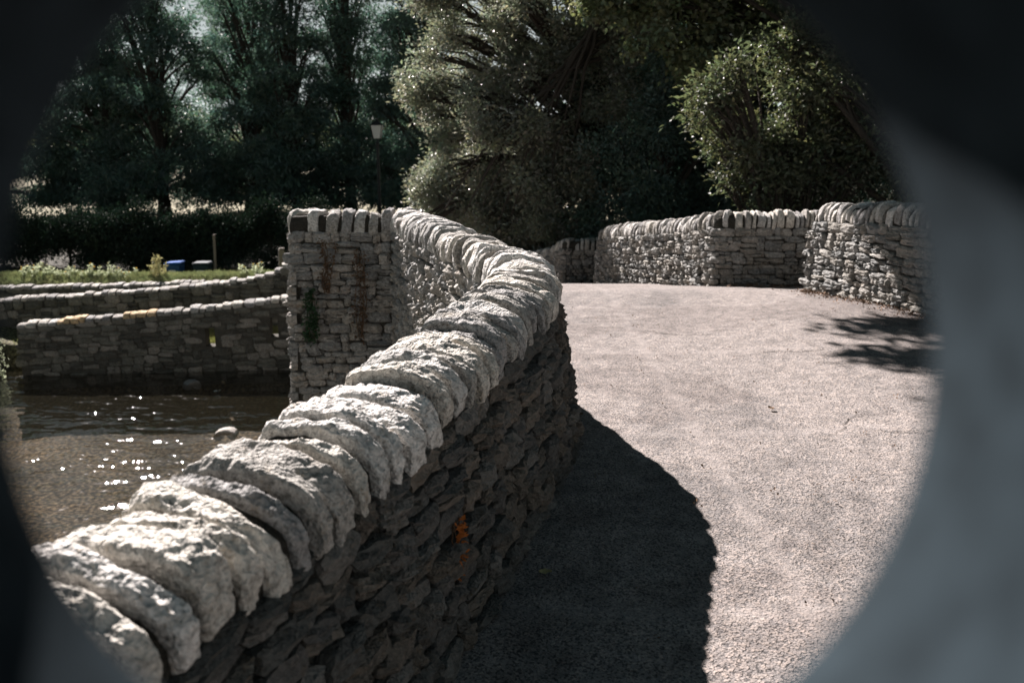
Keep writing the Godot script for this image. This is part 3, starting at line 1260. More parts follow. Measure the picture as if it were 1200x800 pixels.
# ------------------------------------------------------------------ details of the far bank
func bank_details() -> void:
	# street lamp
	var gy := ground_y(-4.92, -32.0)
	var l := thing("street_lamp", "old fashioned lamp post with a white lantern among the dark trees", "street lamp", Vector3(-4.92, gy, -32.0))
	var hh := 2.46 - gy
	part("post", lathe([Vector2(0.0, 0.0), Vector2(0.13, 0.0), Vector2(0.13, 0.25), Vector2(0.085, 0.32), Vector2(0.085, 0.9), Vector2(0.06, 0.95), Vector2(0.05, hh - 0.95), Vector2(0.075, hh - 0.93), Vector2(0.075, hh - 0.88), Vector2(0.03, hh - 0.85), Vector2(0.03, hh - 0.72), Vector2(0.0, hh - 0.72)], 14), M.iron, l)
	part("ladder_bar", bar(Vector3(-0.3, hh - 0.98, 0), Vector3(0.3, hh - 0.98, 0), 0.016), M.iron, l)
	var ln := part("lantern_glass", frustum4(0.12, 0.2, 0.46), M.opal, l)
	ln.position.y = hh - 0.72
	for sx in [-1, 1]:
		for sz in [-1, 1]:
			part("lantern_frame", bar(Vector3(0.124 * sx, 0.0, 0.124 * sz), Vector3(0.204 * sx, 0.46, 0.204 * sz), 0.014), M.iron, ln)
	var cp := part("lantern_roof", frustum4(0.23, 0.05, 0.17), M.iron, ln)
	cp.position.y = 0.462
	part("finial", lathe([Vector2(0.0, hh - 0.09), Vector2(0.045, hh - 0.09), Vector2(0.02, hh - 0.06), Vector2(0.045, hh - 0.03), Vector2(0.0, hh)], 10), M.iron, l)
	# bins
	wheelie_bin(Vector3(-10.15, ground_y(-10.15, -25.5) - 0.03, -25.5), 0.78, M.bin_blue, M.bin_body, "litter bin with a bright blue lid standing at the edge of the wood", true)
	wheelie_bin(Vector3(-9.35, ground_y(-9.35, -25.6) - 0.03, -25.6), 0.76, M.bin_dark, M.bin_dark, "all dark litter bin beside the one with the blue lid", false)
	# posts
	for p in [[-13.65, -24.6, -1.78, 0.08, "short weathered wooden post at the left end of the grass strip"], [-9.1, -26.0, -1.13, 0.05, "tall slim wooden post right of the two bins"], [-6.8, -25.0, -1.43, 0.1, "stout wooden post near the bridge end of the grass strip"]]:
		var g := ground_y(p[0], p[1])
		var o := thing("wooden_post", p[4], "post", Vector3(p[0], g - 0.2, p[1]), "wooden posts along the bank")
		var sh: float = p[2] - g + 0.2
		var m := part("shaft", box_mesh(Vector3(p[3] * 1.6, sh, p[3] * 1.6), 0.012), M.wood, o)
		m.position.y = sh * 0.5
		m.rotation = Vector3(0.02, 0.3, -0.03)
		var top := part("weathered_top", box_mesh(Vector3(p[3] * 1.45, 0.03, p[3] * 1.45), 0.012), M.wood, o)
		top.position = Vector3(sh * 0.03, sh + 0.012, 0)
		top.rotation = m.rotation

func bar(a: Vector3, b: Vector3, r: float) -> ArrayMesh:
	var v := PackedVector3Array()
	var ix := PackedInt32Array()
	tube(v, ix, [a, b], [r, r], 8)
	return mesh_of(v, ix)

func frustum4(w0: float, w1: float, h: float) -> ArrayMesh:
	var v := PackedVector3Array()
	var ix := PackedInt32Array()
	for e in [[w0, 0.0], [w1, h]]:
		for c in [[1, -1], [1, 1], [-1, 1], [-1, -1]]:
			v.append(Vector3(c[0] * e[0], e[1], c[1] * e[0]))
	for k in 4:
		var k2 := (k + 1) % 4
		quad(ix, k, 4 + k, 4 + k2, k2)
	quad(ix, 0, 1, 2, 3)
	quad(ix, 7, 6, 5, 4)
	return flat_mesh(v, ix)

func wheelie_bin(pos: Vector3, h: float, lid: Material, body: Material, label: String, tilted: bool) -> void:
	var o := thing("litter_bin", label, "bin", pos, "bins at the edge of the wood")
	var b := part("body", frustum4(0.17, 0.22, h - 0.1), body, o)
	b.position.y = 0.03
	var l := part("lid", box_mesh(Vector3(0.48, 0.06, 0.5), 0.025), lid, o)
	l.position = Vector3(0, h - 0.03, 0)
	if tilted:
		l.rotation.z = 0.06
	part("handle", bar(Vector3(-0.18, 0.01, -0.27), Vector3(0.18, 0.01, -0.27), 0.018), lid, l)
	var st := part("sticker", box_mesh(Vector3(0.2, 0.1, 0.006), 0.001), M.sticker, o)
	st.position = Vector3(0.0, h - 0.28, 0.216)
	for sx in [-1, 1]:
		var w := part("wheel", lathe([Vector2(0, -0.02), Vector2(0.085, -0.02), Vector2(0.1, -0.01), Vector2(0.1, 0.01), Vector2(0.085, 0.02), Vector2(0, 0.02)], 14), M.iron, o)
		w.transform = Transform3D(Basis(Vector3(0, 0, 1), PI / 2), Vector3(0.2 * sx, 0.1, -0.24))

# ------------------------------------------------------------------ leaves and trees
# a clump of folded leaves in a ball of radius 1; w, l: leaf size
func clump(seed_: int, count: int, l: float, w: float, flat_ := 1.0, droop := 0.0) -> ArrayMesh:
	var r := rgn(seed_)
	var v := PackedVector3Array()
	var n := PackedVector3Array()
	for k in count:
		var p := Vector3(r.randfn(), r.randfn() * flat_, r.randfn()) * 0.5
		var d := (p.normalized() + Vector3(r.randf_range(-0.8, 0.8), r.randf_range(-0.8, 0.8) - droop, r.randf_range(-0.8, 0.8))).normalized()
		var up := Vector3(r.randf_range(-0.7, 0.7), 1, r.randf_range(-0.7, 0.7))
		var sd := d.cross(up).normalized()
		var nn := sd.cross(d).normalized()
		var ll := l * r.randf_range(0.7, 1.25)
		var ww := w * r.randf_range(0.7, 1.25)
		var a := p
		var b := p + d * ll * 0.45 + sd * ww * 0.5 + nn * ww * 0.15
		var c := p + d * ll - nn * ll * 0.12
		var e := p + d * ll * 0.45 - sd * ww * 0.5 + nn * ww * 0.15
		for tri in [[a, b, c], [a, c, e]]:
			var fn: Vector3 = (tri[2] - tri[0]).cross(tri[1] - tri[0]).normalized()
			for q in tri:
				v.append(q)
				n.append(fn)
	var arr := []
	arr.resize(Mesh.ARRAY_MAX)
	arr[Mesh.ARRAY_VERTEX] = v
	arr[Mesh.ARRAY_NORMAL] = n
	var m := ArrayMesh.new()
	m.add_surface_from_arrays(Mesh.PRIMITIVE_TRIANGLES, arr)
	return m

func multimesh(called: String, mesh: Mesh, mat: Material, xf: Array, cols: Array, parent: Node) -> MultiMeshInstance3D:
	var mm := MultiMesh.new()
	mm.transform_format = MultiMesh.TRANSFORM_3D
	mm.use_colors = true
	mm.mesh = mesh
	mm.instance_count = xf.size()
	for i in xf.size():
		mm.set_instance_transform(i, xf[i])
		mm.set_instance_color(i, cols[i])
	var o := MultiMeshInstance3D.new()
	o.name = called
	o.multimesh = mm
	o.material_override = mat
	parent.add_child(o, true)
	return o

# blobs: [centre (world), radii, clumps]
func tree(label: String, category: String, base: Vector3, top: Vector3, r0: float, blobs: Array, leaf: Mesh, mat: Material, size: float, seed_: int, group := "", limb_low := 0.3, trunk_called := "trunk") -> Node3D:
	var o := thing("tree" if category == "tree" else category.replace(" ", "_"), label, category, base, group)
	var r := rgn(seed_)
	var v := PackedVector3Array()
	var ix := PackedInt32Array()
	# trunk
	var tp := []
	var tr := []
	var nseg := 9
	for k in nseg:
		var t := float(k) / (nseg - 1)
		var p := base.lerp(top, t) + Vector3(sin(t * 5.0 + seed_) * 0.06, 0, cos(t * 4.0 + seed_) * 0.06) * base.distance_to(top) * 0.25 * t * (1.2 - t)
		tp.append(p - base)
		tr.append(lerpf(r0, r0 * 0.16, pow(t, 0.8)) * (1.35 if k == 0 else 1.0))
	tp[0].y -= 0.3
	tube(v, ix, tp, tr, 9)
	var xf := []
	var cols := []
	for b in blobs:
		var c: Vector3 = b[0] - base
		var rad: Vector3 = b[1]
		var th := clampf((c.y / maxf(0.5, top.y - base.y)) * r.randf_range(0.45, 0.8), limb_low, 0.97)
		var k := int(th * (nseg - 1))
		var st: Vector3 = tp[k].lerp(tp[min(k + 1, nseg - 1)], th * (nseg - 1) - k)
		var mid := st.lerp(c, 0.5) + Vector3(r.randf_range(-0.3, 0.3), 0.12 * st.distance_to(c), r.randf_range(-0.3, 0.3))
		var lr: float = minf(tr[k] * 0.55, 0.02 + 0.022 * st.distance_to(c))
		var lp := []
		var lw := []
		for q in 7:
			var t := q / 6.0
			lp.append(st.lerp(mid, t).lerp(mid.lerp(c, t), t))
			lw.append(lerpf(lr, lr * 0.25 + 0.006, t))
		tube(v, ix, lp, lw, 6)
		for q in 5:
			var s2: Vector3 = lp[3 + q % 3]
			var e := c + Vector3(r.randf_range(-1, 1) * rad.x, r.randf_range(-1, 1) * rad.y, r.randf_range(-1, 1) * rad.z) * 0.8
			var m2 := s2.lerp(e, 0.5) + Vector3(0, 0.1 * s2.distance_to(e), 0)
			tube(v, ix, [s2, m2, e], [lr * 0.3 + 0.004, lr * 0.2 + 0.004, 0.004], 5)
		for q in int(b[2]):
			var d := Vector3(r.randfn(), r.randfn(), r.randfn()).normalized() * pow(r.randf(), 0.42) * r.randf_range(0.75, 1.12)
			var p := c + d * rad
			var bs := Basis.from_euler(Vector3(r.randf_range(-0.6, 0.6), r.randf() * TAU, r.randf_range(-0.6, 0.6))).scaled(Vector3.ONE * size * r.randf_range(0.7, 1.35))
			xf.append(Transform3D(bs, p))
			var g := r.randf_range(0.7, 1.3)
			cols.append(Color(g * r.randf_range(0.85, 1.2), g, g * r.randf_range(0.8, 1.15)))
	part(trunk_called, mesh_of(v, ix), M.bark, o)
	multimesh("crown", leaf, mat, xf, cols, o).set_meta("kind", "stuff")
	return o

func crown(center: Vector3, rad: Vector3, n: int, blob: float, clumps: int, seed_: int, flat_ := 0.7, hollow := 0.45, gate_at := -0.06) -> Array:
	var r := rgn(seed_)
	var out := []
	var gate := noise(seed_, 0.55, 2)
	for k in (int(n * 1.5) if gate_at > -1.0 else n):
		var d := Vector3(r.randfn(), r.randfn(), r.randfn()).normalized() * lerpf(hollow, 1.15, pow(r.randf(), 0.6))
		if gate_at > -1.0 and gate.get_noise_3dv(d * rad) < gate_at:
			continue
		var s := blob * r.randf_range(0.65, 1.35)
		out.append([center + d * rad, Vector3(s, s * flat_, s), int(clumps * s * s / (blob * blob))])
	return out

func trees() -> void:
	var fine := clump(1, 22, 0.34, 0.17, 0.7)
	var spray := clump(2, 26, 0.42, 0.13, 0.35, 0.15)
	var maple := clump(3, 14, 0.5, 0.42, 0.7, 0.4)
	# dark trees across the meadow edge, on the left
	var left := [
		[-28.0, -46.0, 12.0, 3.6, "broad dark tree at the far left edge of the wood"],
		[-22.2, -48.0, 13.0, 3.6, "dark tree left of the pale meadow gap at the far left"],
		[-18.4, -45.5, 12.5, 3.3, "tall dark tree with layered boughs left of the widest meadow gap"],
		[-14.0, -47.5, 13.5, 3.4, "tall dark tree between the two widest meadow gaps"],
		[-11.2, -45.0, 13.5, 2.3, "slender dark tree with sky showing on both sides of its top"],
		[-8.6, -46.0, 14.5, 2.0, "narrow dark tree just left of the street lamp"],
		[-4.4, -43.0, 12.5, 2.6, "dark tree just right of the street lamp"],
		[-25.2, -53.0, 13.0, 3.2, "dark tree standing back in the second row at the far left"],
		[-16.4, -54.0, 12.0, 3.2, "dark tree standing back in the second row behind the widest gap"],
		[-6.6, -52.0, 11.0, 2.6, "dark tree standing back in the second row behind the street lamp"]]
	for k in left.size():
		var d: Array = left[k]
		var g := ground_y(d[0], d[1])
		var base := Vector3(d[0], g, d[1])
		var top := base + Vector3(0.2, d[2] * 0.93, 0)
		var bl := []
		var r := rgn(900 + k)
		var tiers := 11 + k % 3
		for t in tiers:
			var u := float(t) / (tiers - 1)
			var y: float = lerpf(1.7, d[2], u)
			var rr: float = d[3] * (1.0 - 0.62 * pow(u, 1.4)) * r.randf_range(0.7, 1.25)
			for q in (8 if t < 2 else 5):
				if r.randf() < 0.14 + 0.2 * u:
					continue
				var a := TAU * (q + r.randf()) / 5.0 + t * 0.7
				var s: float = r.randf_range(0.65, 1.2) * (0.5 + 0.24 * d[3]) * (1.0 - 0.25 * u)
				bl.append([base + Vector3(cos(a) * rr * 0.8, y + r.randf_range(-0.55, 0.4), sin(a) * rr * 0.8), Vector3(s * 1.25, s * (0.38 + 0.12 * (k % 3)), s * 1.25), int(36 * s * (1.0 - 0.4 * u))])
		tree(d[4], "tree", base, top, 0.34, bl, spray, M.leaf.dark, 0.55, 300 + k, "dark trees along the far bank", 0.15)
	# far wood beyond the meadow
	var xf := []
	var cols := []
	var r := rgn(77)
	for k in 5000:
		var x := r.randf_range(-110.0, 60.0)
		var z := r.randf_range(-135.0, -120.0)
		var hgt := 4.5 + 1.5 * sin(x * 0.21) + 1.2 * sin(x * 0.53 + 2.0)
		xf.append(Transform3D(Basis.from_euler(Vector3(r.randf(), r.randf() * TAU, r.randf())).scaled(Vector3.ONE * r.randf_range(1.0, 2.0)), Vector3(x, ground_y(x, z) + r.randf() * hgt, z)))
		var g := r.randf_range(0.8, 1.4)
		cols.append(Color(g, g, g))
	var fw := multimesh("distant_wood", fine, M.leaf.mid, xf, cols, self)
	fw.set_meta("kind", "stuff")
	fw.set_meta("label", "far line of woodland beyond the pale meadow")
	fw.set_meta("category", "woodland")
	# hedge of dark bushes behind the grass strip
	for k in 9:
		var x := -22.0 + k * 2.3
		var g := ground_y(x, -29.0)
		var names := ["leftmost", "second", "third", "fourth", "fifth", "sixth", "seventh", "eighth", "rightmost"]
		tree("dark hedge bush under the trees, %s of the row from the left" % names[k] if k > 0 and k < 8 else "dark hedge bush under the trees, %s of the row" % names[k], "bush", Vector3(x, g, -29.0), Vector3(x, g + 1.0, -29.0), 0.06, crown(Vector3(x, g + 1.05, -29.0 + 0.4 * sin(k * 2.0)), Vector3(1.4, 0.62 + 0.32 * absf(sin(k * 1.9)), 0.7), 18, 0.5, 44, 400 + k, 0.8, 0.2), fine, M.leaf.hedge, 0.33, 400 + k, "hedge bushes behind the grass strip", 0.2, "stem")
	# silvery tree in the middle with boughs arching down to the left
	var cb := Vector3(2.4, ground_y(2.4, -24.0), -24.0)
	var bl := []
	bl += crown(Vector3(-0.6, 2.2, -23.0), Vector3(2.3, 3.2, 1.5), 64, 0.48, 44, 501, 0.8, 0.35)
	bl += crown(Vector3(-1.4, -0.6, -22.5), Vector3(1.8, 1.5, 1.3), 30, 0.42, 44, 502, 0.8, 0.2)
	bl += crown(Vector3(1.2, -0.4, -22.0), Vector3(2.0, 1.6, 1.2), 32, 0.42, 44, 503, 0.8, 0.2)
	bl += crown(Vector3(0.2, 4.9, -23.0), Vector3(2.8, 1.4, 1.6), 26, 0.6, 60, 504, 0.7, 0.3)
	bl += crown(Vector3(1.5, 0.5, -20.9), Vector3(1.7, 1.3, 0.6), 22, 0.36, 30, 507, 0.8, 0.1)
	bl += crown(Vector3(-0.4, 2.6, -20.6), Vector3(1.9, 2.0, 0.5), 22, 0.36, 26, 508, 0.8, 0.1)
	bl += crown(Vector3(2.4, 3.6, -21.6), Vector3(1.3, 1.9, 0.6), 26, 0.42, 34, 509, 0.8, 0.1, -2.0)
	var st := tree("large silvery tree with dark arching boughs, right of the street lamp", "tree", cb, Vector3(2.0, 8.0, -23.5), 0.34, bl, fine, M.leaf.silver, 0.28, 510, "", 0.3)
	# bare boughs sweeping down in front of the crown
	var bv := PackedVector3Array()
	var bx := PackedInt32Array()
	var rb := rgn(515)
	for k in 9:
		var a := Vector3(2.1 + rb.randf_range(-0.2, 0.2), 3.6 + 0.22 * k * 0.7, -21.2) - cb
		var e := Vector3(-1.6 + 0.36 * k + rb.randf_range(-0.2, 0.2), 0.1 + rb.randf_range(-0.5, 0.7), -20.6 + rb.randf_range(-0.3, 0.2)) - cb
		var m := a.lerp(e, 0.45) + Vector3(-0.3, 0.75, 0.7)
		var pts := []
		var rd := []
		for q in 10:
			var t := q / 9.0
			pts.append(a.lerp(m, t).lerp(m.lerp(e, t), t) + Vector3(rb.randf_range(-0.05, 0.05), rb.randf_range(-0.05, 0.05), 0))
			rd.append(lerpf(0.06, 0.014, t))
		tube(bv, bx, pts, rd, 6)
		for q in 4:
			var p: Vector3 = pts[3 + q]
			var p2 := p + Vector3(rb.randf_range(-0.8, -0.2), rb.randf_range(-0.9, 0.1), rb.randf_range(-0.1, 0.3))
			tube(bv, bx, [p, p.lerp(p2, 0.5) + Vector3(0, 0.08, 0), p2], [0.02, 0.013, 0.006], 5)
	part("bough", mesh_of(bv, bx), M.bark, st)
	# dense trees of the wood behind the right parapet
	var wood := [
		[Vector3(4.6, 0, -25.0), Vector3(2.6, 4.4, 2.0), Vector3(4.4, 2.4, -24.0), 46, "dark", "dense dark tree directly right of the silvery tree"],
		[Vector3(8.2, 0, -24.0), Vector3(3.0, 4.4, 2.2), Vector3(8.0, 2.6, -23.0), 50, "dark", "dense dark tree behind the middle of the right parapet"],
		[Vector3(12.6, 0, -22.0), Vector3(3.2, 4.6, 2.4), Vector3(12.4, 3.0, -21.0), 50, "dark", "dense dark tree at the right edge of the wood"],
		[Vector3(17.6, 0, -21.0), Vector3(3.4, 4.6, 2.4), Vector3(17.4, 3.2, -20.0), 44, "dark", "dark tree beyond the right edge of the parapet"],
		[Vector3(4.4, 0, -13.6), Vector3(1.7, 1.5, 0.7), Vector3(4.6, 1.7, -13.9), 60, "mid", "leafy green tree close behind the angled recess of the parapet"],
		[Vector3(6.6, 0, -13.2), Vector3(2.3, 2.0, 0.8), Vector3(6.2, 2.2, -13.7), 76, "mid", "leafy green tree behind the nearest stretch of the right parapet"],
		[Vector3(3.4, 0, -20.5), Vector3(1.6, 2.2, 1.0), Vector3(3.6, 1.3, -20.6), 26, "dark", "low dark tree behind the second recess of the parapet"]]
	for k in wood.size():
		var d: Array = wood[k]
		var b: Vector3 = d[0]
		b.y = ground_y(b.x, b.z)
		var c: Vector3 = d[2]
		var rad: Vector3 = d[1]
		tree(d[5], "tree", b, Vector3(c.x, c.y + rad.y * 0.8, c.z), 0.25, crown(c, rad, d[3], 0.8 if d[4] == "dark" else 0.27, 95 if d[4] == "dark" else 17, 600 + k, 0.8, 0.3 if d[4] == "dark" else 0.05, -2.0 if d[4] == "dark" else -0.14), fine, M.leaf[d[4]], 0.3 if d[4] == "dark" else 0.24, 620 + k, "trees of the wood behind the right parapet", 0.2)
	# pale broad-leaved tree leaning over the right side of the road
	var mb := Vector3(9.4, ground_y(9.4, -19.5), -19.5)
	var ml := []
	ml += crown(Vector3(5.4, 4.7, -19.5), Vector3(3.3, 0.8, 1.1), 44, 0.5, 30, 650, 0.55, 0.2)
	ml += crown(Vector3(2.5, 4.3, -19.2), Vector3(0.8, 0.5, 0.6), 11, 0.4, 28, 651, 0.6, 0.2)
	ml += crown(Vector3(4.4, 3.5, -19.2), Vector3(0.9, 0.8, 0.7), 14, 0.4, 28, 653, 0.6, 0.2)
	ml += crown(Vector3(6.4, 3.3, -19.4), Vector3(1.2, 0.8, 0.8), 16, 0.4, 28, 654, 0.6, 0.2)
	ml += crown(Vector3(5.2, 3.6, -18.6), Vector3(2.9, 1.1, 0.5), 34, 0.36, 18, 659, 0.7, 0.05, -0.1)
	# a bough that reaches out over the road, above the picture
	var rf := rgn(658)
	for zc in [-12.15, -13.0, -13.9]:
		for k in 6:
			ml.append([Vector3(-0.45 + k * 0.42 + 0.25 * sin(zc * 3.0), 5.2 + rf.randf_range(-0.1, 0.1), zc + rf.randf_range(-0.12, 0.12) - 0.1 * k), Vector3(0.36, 0.1, 0.14 + 0.06 * k), 20 + 4 * k])
	ml += crown(Vector3(1.7, 5.4, -15.0), Vector3(0.6, 0.2, 0.5), 5, 0.26, 18, 657, 0.4, 0.2)
	tree("broad-leaved tree with pale yellow green leaves hanging over the right parapet", "tree", mb, Vector3(6.8, 5.2, -19.3), 0.2, ml, maple, M.leaf.maple, 0.23, 660, "", 0.4)

# ------------------------------------------------------------------ small plants
func sprig(v: PackedVector3Array, n: PackedVector3Array, r: RandomNumberGenerator, p: Vector3, d: Vector3, l: float, w: float) -> void:
	var sd := d.cross(Vector3(r.randf_range(-1, 1), r.randf_range(-0.4, 1), r.randf_range(-1, 1))).normalized()
	var nn := sd.cross(d).normalized()
	var b := p + d * l * 0.45 + sd * w * 0.5 + nn * w * 0.2
	var c := p + d * l
	var e := p + d * l * 0.45 - sd * w * 0.5 + nn * w * 0.2
	for tri in [[p, b, c], [p, c, e]]:
		var fn: Vector3 = (tri[2] - tri[0]).cross(tri[1] - tri[0]).normalized()
		for q in tri:
			v.append(q)
			n.append(fn)

func tri_mesh(v: PackedVector3Array, n: PackedVector3Array) -> ArrayMesh:
	var arr := []
	arr.resize(Mesh.ARRAY_MAX)
	arr[Mesh.ARRAY_VERTEX] = v
	arr[Mesh.ARRAY_NORMAL] = n
	var m := ArrayMesh.new()
	m.add_surface_from_arrays(Mesh.PRIMITIVE_TRIANGLES, arr)
	return m

# a plant clinging to a wall face: stems that wander over the face, leaves along them
func wall_plant(called: String, label: String, pos: Vector3, out: Vector3, across: Vector3, size: Vector2, leaves: int, ll: float, mat: Material, seed_: int) -> void:
	var o := thing(called, label, "plant", pos)
	var r := rgn(seed_)
	var v := PackedVector3Array()
	var n := PackedVector3Array()
	var sv := PackedVector3Array()
	var sx := PackedInt32Array()
	var stems := 5
	for k in stems:
		var p := across * r.randf_range(-0.2, 0.2) * size.x
		p.y = -size.y * 0.5
		var pts := [p]
		for q in 5:
			p += across * r.randf_range(-0.22, 0.22) * size.x + Vector3.UP * size.y * 0.2 + out * r.randf_range(-0.004, 0.008)
			pts.append(p)
		tube(sv, sx, pts, [0.005, 0.0045, 0.004, 0.003, 0.0025, 0.002], 5)
		for q in leaves / stems:
			var t := r.randf() * 4.99
			var a: Vector3 = pts[int(t)].lerp(pts[int(t) + 1], t - int(t))
			var d := (out * r.randf_range(0.2, 0.9) + across * r.randf_range(-1, 1) + Vector3.UP * r.randf_range(-0.9, 0.7)).normalized()
			sprig(v, n, r, a + across * r.randfn() * size.x * 0.12 + Vector3.UP * r.randfn() * size.y * 0.05 + out * r.randf() * 0.02, d, ll * r.randf_range(0.6, 1.3), ll * r.randf_range(0.4, 0.75))
	part("stem", mesh_of(sv, sx), M.leaf.brown, o)
	part("foliage", tri_mesh(v, n), mat, o)

func small_plants() -> void:
	# on the near wall and on the pier
	wall_plant("wall_fern", "withered orange fern growing from the shaded side of the nearest wall", Vector3(-0.19, 0.33, -2.62), Vector3(0.95, 0, 0.3), Vector3(-0.3, 0, 0.95), Vector2(0.1, 0.21), 110, 0.024, M.leaf.rust, 31)
	wall_plant("ivy", "green ivy low on the shaded end face of the bridge pier", Vector3(-1.93, 0.02, -8.05), Vector3(0, 0, 1), Vector3(1, 0, 0), Vector2(0.16, 0.5), 260, 0.05, M.leaf.ivy, 32)
	wall_plant("dry_creeper", "brown dry creeper high on the shaded end face of the pier", Vector3(-1.77, 0.48, -8.07), Vector3(0, 0, 1), Vector3(1, 0, 0), Vector2(0.14, 0.5), 200, 0.035, M.leaf.brown, 33)
	wall_plant("dry_creeper", "brown dry creeper in the corner between the pier and the curving wall", Vector3(-1.46, 0.22, -8.06), Vector3(0, 0, 1), Vector3(1, 0, 0), Vector2(0.18, 0.85), 260, 0.035, M.leaf.brown, 34)
	wall_plant("river_weed", "green plant hanging at the left end of the slotted river wall", Vector3(-10.7, -2.7, -17.2), Vector3(0, 0, 1), Vector3(1, 0, 0), Vector2(0.6, 0.8), 260, 0.09, M.leaf.grass, 35)
	# bright sprig showing above the near coping, beyond the wall
	tree("light green shrub between the near coping and the far parapet", "bush", Vector3(0.95, ground_y(0.95, -21.5), -21.5), Vector3(0.9, -0.5, -21.2), 0.05, crown(Vector3(0.8, -0.5, -20.6), Vector3(0.7, 0.6, 0.4), 14, 0.26, 34, 450, 0.8, 0.2), clump(8, 20, 0.4, 0.22, 0.7), M.leaf.silver, 0.18, 451, "", 0.2, "stem")
	# rough grass on the bank
	var blade := clump(12, 30, 0.9, 0.07, 0.1, -1.3)
	var xf := []
	var cols := []
	var r := rgn(44)
	for k in 3600:
		var x := r.randf_range(-15.0, -4.5)
		var z := r.randf_range(-24.9, -22.75)
		var s := r.randf_range(0.10, 0.2)
		xf.append(Transform3D(Basis(Vector3.UP, r.randf() * TAU).scaled(Vector3(s, s * 0.9, s)), Vector3(x, ground_y(x, z) - 0.01, z)))
		var c := r.randf_range(0.8, 1.5)
		cols.append(Color(c * r.randf_range(0.92, 1.15), c, c * 0.95))
	for k in 1500:
		var x := r.randf_range(-11.0, -4.5)
		var z := r.randf_range(-20.2, -18.6)
		xf.append(Transform3D(Basis(Vector3.UP, r.randf() * TAU).scaled(Vector3.ONE * 0.17), Vector3(x, ground_y(x, z) - 0.01, z)))
		cols.append(Color(1.2, 1.1, 0.8))
	var gr := multimesh("grass", blade, M.leaf.grass, xf, cols, self)
	gr.set_meta("kind", "stuff")
	gr.set_meta("label", "pale rough grass on the far bank")
	gr.set_meta("category", "grass")
	# tall weeds with pale heads
	var spots := [[-13.2, "leftmost"], [-12.6, "second"], [-11.9, "third"], [-11.3, "fourth"], [-10.75, "fifth"], [-9.85, "tallest, just right of the blue-lidded bin"], [-7.2, "rightmost"]]
	for k in spots.size():
		var x: float = spots[k][0]
		var z := -23.3
		var y := ground_y(x, z)
		var lab := "tall pale weed on the grass strip, %s" % spots[k][1]
		if k < 5 or k == 6:
			lab = "flowering weed on the grass strip, %s from the left" % spots[k][1] if k > 0 and k < 5 else "flowering weed on the grass strip, %s of them" % spots[k][1]
		var o := thing("weed", lab, "plant", Vector3(x, y, z), "tall weeds on the grass strip")
		var v := PackedVector3Array()
		var n := PackedVector3Array()
		var fv := PackedVector3Array()
		var fn := PackedVector3Array()
		var sv := PackedVector3Array()
		var sx := PackedInt32Array()
		var big := 1.7 if k == 5 else 1.0
		for q in int(9 * big):
			var e := Vector3(r.randf_range(-0.34, 0.34), r.randf_range(0.1, 0.36) * big, r.randf_range(-0.2, 0.2))
			tube(sv, sx, [Vector3(e.x * 0.7, 0, e.z * 0.7), Vector3(e.x * 0.85, e.y * 0.6, e.z * 0.85), e], [0.006, 0.005, 0.003], 4)
			for w in 16:
				var t := r.randf()
				sprig(v, n, r, Vector3(e.x * (0.7 + 0.3 * t), e.y * t, e.z), Vector3(r.randf_range(-1, 1), r.randf_range(-0.2, 1), r.randf_range(-1, 1)).normalized(), 0.1, 0.04)
			for w in 5:
				sprig(fv, fn, r, e, Vector3(r.randf_range(-1, 1), r.randf_range(-0.2, 1), r.randf_range(-1, 1)).normalized(), 0.035, 0.03)
		part("stem", mesh_of(sv, sx), M.leaf.grass, o)
		part("foliage", tri_mesh(v, n), M.leaf.grass if k != 5 else M.leaf.straw, o)
		part("flower", tri_mesh(fv, fn), M.leaf.yellow if k % 2 == 0 else M.leaf.straw, o)

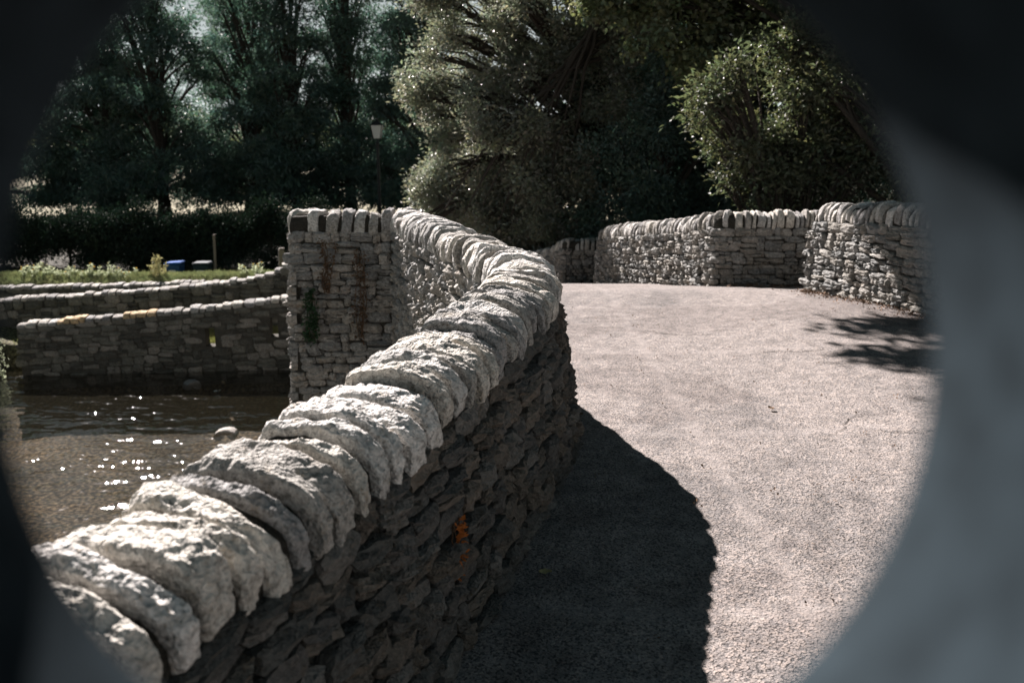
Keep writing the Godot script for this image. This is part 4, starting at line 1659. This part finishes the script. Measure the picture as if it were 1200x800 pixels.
func litter() -> void:
	# single fallen leaves that can be made out on the road
	var spots := [[0.13, -3.03, "pale fallen leaf lying in the shadow of the nearest wall", 0.05], [1.62, -5.1, "curled brown leaf on the sunlit road right of the wall's shadow", 0.05], [0.42, -5.0, "fallen leaf at the foot of the wall's bend", 0.045], [2.4, -4.15, "brown leaf on the road's right half, beside a crack", 0.06]]
	for k in spots.size():
		var s: Array = spots[k]
		var o := thing("fallen_leaf", s[2], "leaf", Vector3(s[0], road_y(s[1]) + road_rise(s[0], s[1]) + 0.014, s[1]), "fallen leaves on the road")
		var v := PackedVector3Array()
		var ix := PackedInt32Array()
		var l: float = s[3]
		for i in 7:
			var t := i / 6.0
			var w := l * 0.42 * sin(PI * pow(t, 0.8)) * (1.0 + 0.25 * sin(t * 17.0))
			for q in [-1.0, 0.0, 1.0]:
				v.append(Vector3((t - 0.5) * l, 0.006 * absf(q) + 0.012 * pow(t - 0.4, 2.0), q * w))
		for i in 6:
			for q in 2:
				quad(ix, i * 3 + q, i * 3 + q + 1, (i + 1) * 3 + q + 1, (i + 1) * 3 + q)
		var m := part("blade", mesh_of(v, ix), M.leaf.straw if k == 0 else M.leaf.brown, o)
		m.rotation.y = k * 1.9
	# drift of dry leaves and grit along the wall feet
	var leaf := clump(15, 3, 0.9, 0.55, 0.1, 0.0)
	var xf := []
	var cols := []
	var r := rgn(55)
	for k in 900:
		var p := Vector3.ZERO
		if k < 520:
			var t := r.randf()
			p = Vector3(lerpf(4.2, 3.35, t), 0, lerpf(-5.5, -9.5, t)) + Vector3(-0.95, 0, -0.2) * absf(r.randfn()) * 0.16
		elif k < 640:
			p = Vector3(r.randf_range(2.7, 4.0), 0, -10.9 + absf(r.randfn()) * 0.2)
		else:
			p = Vector3(r.randf_range(0.4, 4.2), 0, r.randf_range(-9.0, -2.4))
		p.y = road_y(p.z) + road_rise(p.x, p.z) + 0.014
		xf.append(Transform3D(Basis(Vector3.UP, r.randf() * TAU).scaled(Vector3.ONE * r.randf_range(0.008, 0.022) * (1.8 if k < 640 else 1.0)), p))
		var c := r.randf_range(0.7, 2.4)
		cols.append(Color(c, c, c))
	var o := multimesh("leaf_litter", leaf, M.leaf.brown, xf, cols, self)
	o.set_meta("kind", "stuff")
	o.set_meta("label", "dry leaf litter scattered along the parapet feet and road")
	o.set_meta("category", "leaf litter")

# ------------------------------------------------------------------ the tube the picture is taken through
func viewing_tube() -> void:
	# a short thick-walled metal tube on a slim post, standing on the road just ahead of the viewer
	var foot := Vector3(-0.013, 0, -0.165)
	var o := thing("viewing_tube", "out of focus grey metal tube surrounding the whole view", "tube", foot)
	var inner := 0.1296
	var near := 0.13
	var far := 0.24
	var axis := Basis(Vector3(1, 0, 0), deg_to_rad(-13.22))
	var prof := []
	# profile in (radius, distance ahead): rounded rims, inner and outer wall
	prof.append(Vector2(inner, near + 0.004))
	prof.append(Vector2(inner, lerpf(near, far, 0.35)))
	prof.append(Vector2(inner, lerpf(near, far, 0.7)))
	prof.append(Vector2(inner, far - 0.003))
	prof.append(Vector2(inner + 0.003, far))
	prof.append(Vector2(inner + 0.011, far))
	prof.append(Vector2(inner + 0.014, far - 0.003))
	prof.append(Vector2(inner + 0.014, near + 0.004))
	prof.append(Vector2(inner + 0.011, near))
	prof.append(Vector2(inner + 0.003, near))
	prof.append(Vector2(inner, near + 0.004))
	var m := part("barrel", lathe(prof, 72), M.tube, o)
	m.transform = Transform3D(axis * Basis(Vector3(1, 0, 0), -PI / 2), Vector3(-0.013, 1.65, 0) - foot)
	var under := Vector3(-0.013, 1.65, 0) + axis * Vector3(0, -inner - 0.012, -0.165) - foot
	part("saddle", bar(under + Vector3(0, -0.05, 0), under + Vector3(0, 0.004, 0), 0.03), M.iron, o)
	part("post", bar(Vector3(under.x, 0.012, under.z), under + Vector3(0, -0.03, 0), 0.02), M.iron, o)
	var b := part("foot_plate", lathe([Vector2(0, 0.0), Vector2(0.11, 0.0), Vector2(0.11, 0.014), Vector2(0.03, 0.022), Vector2(0.0, 0.022)], 24), M.iron, o)
	b.position = Vector3(under.x, 0.008, under.z)
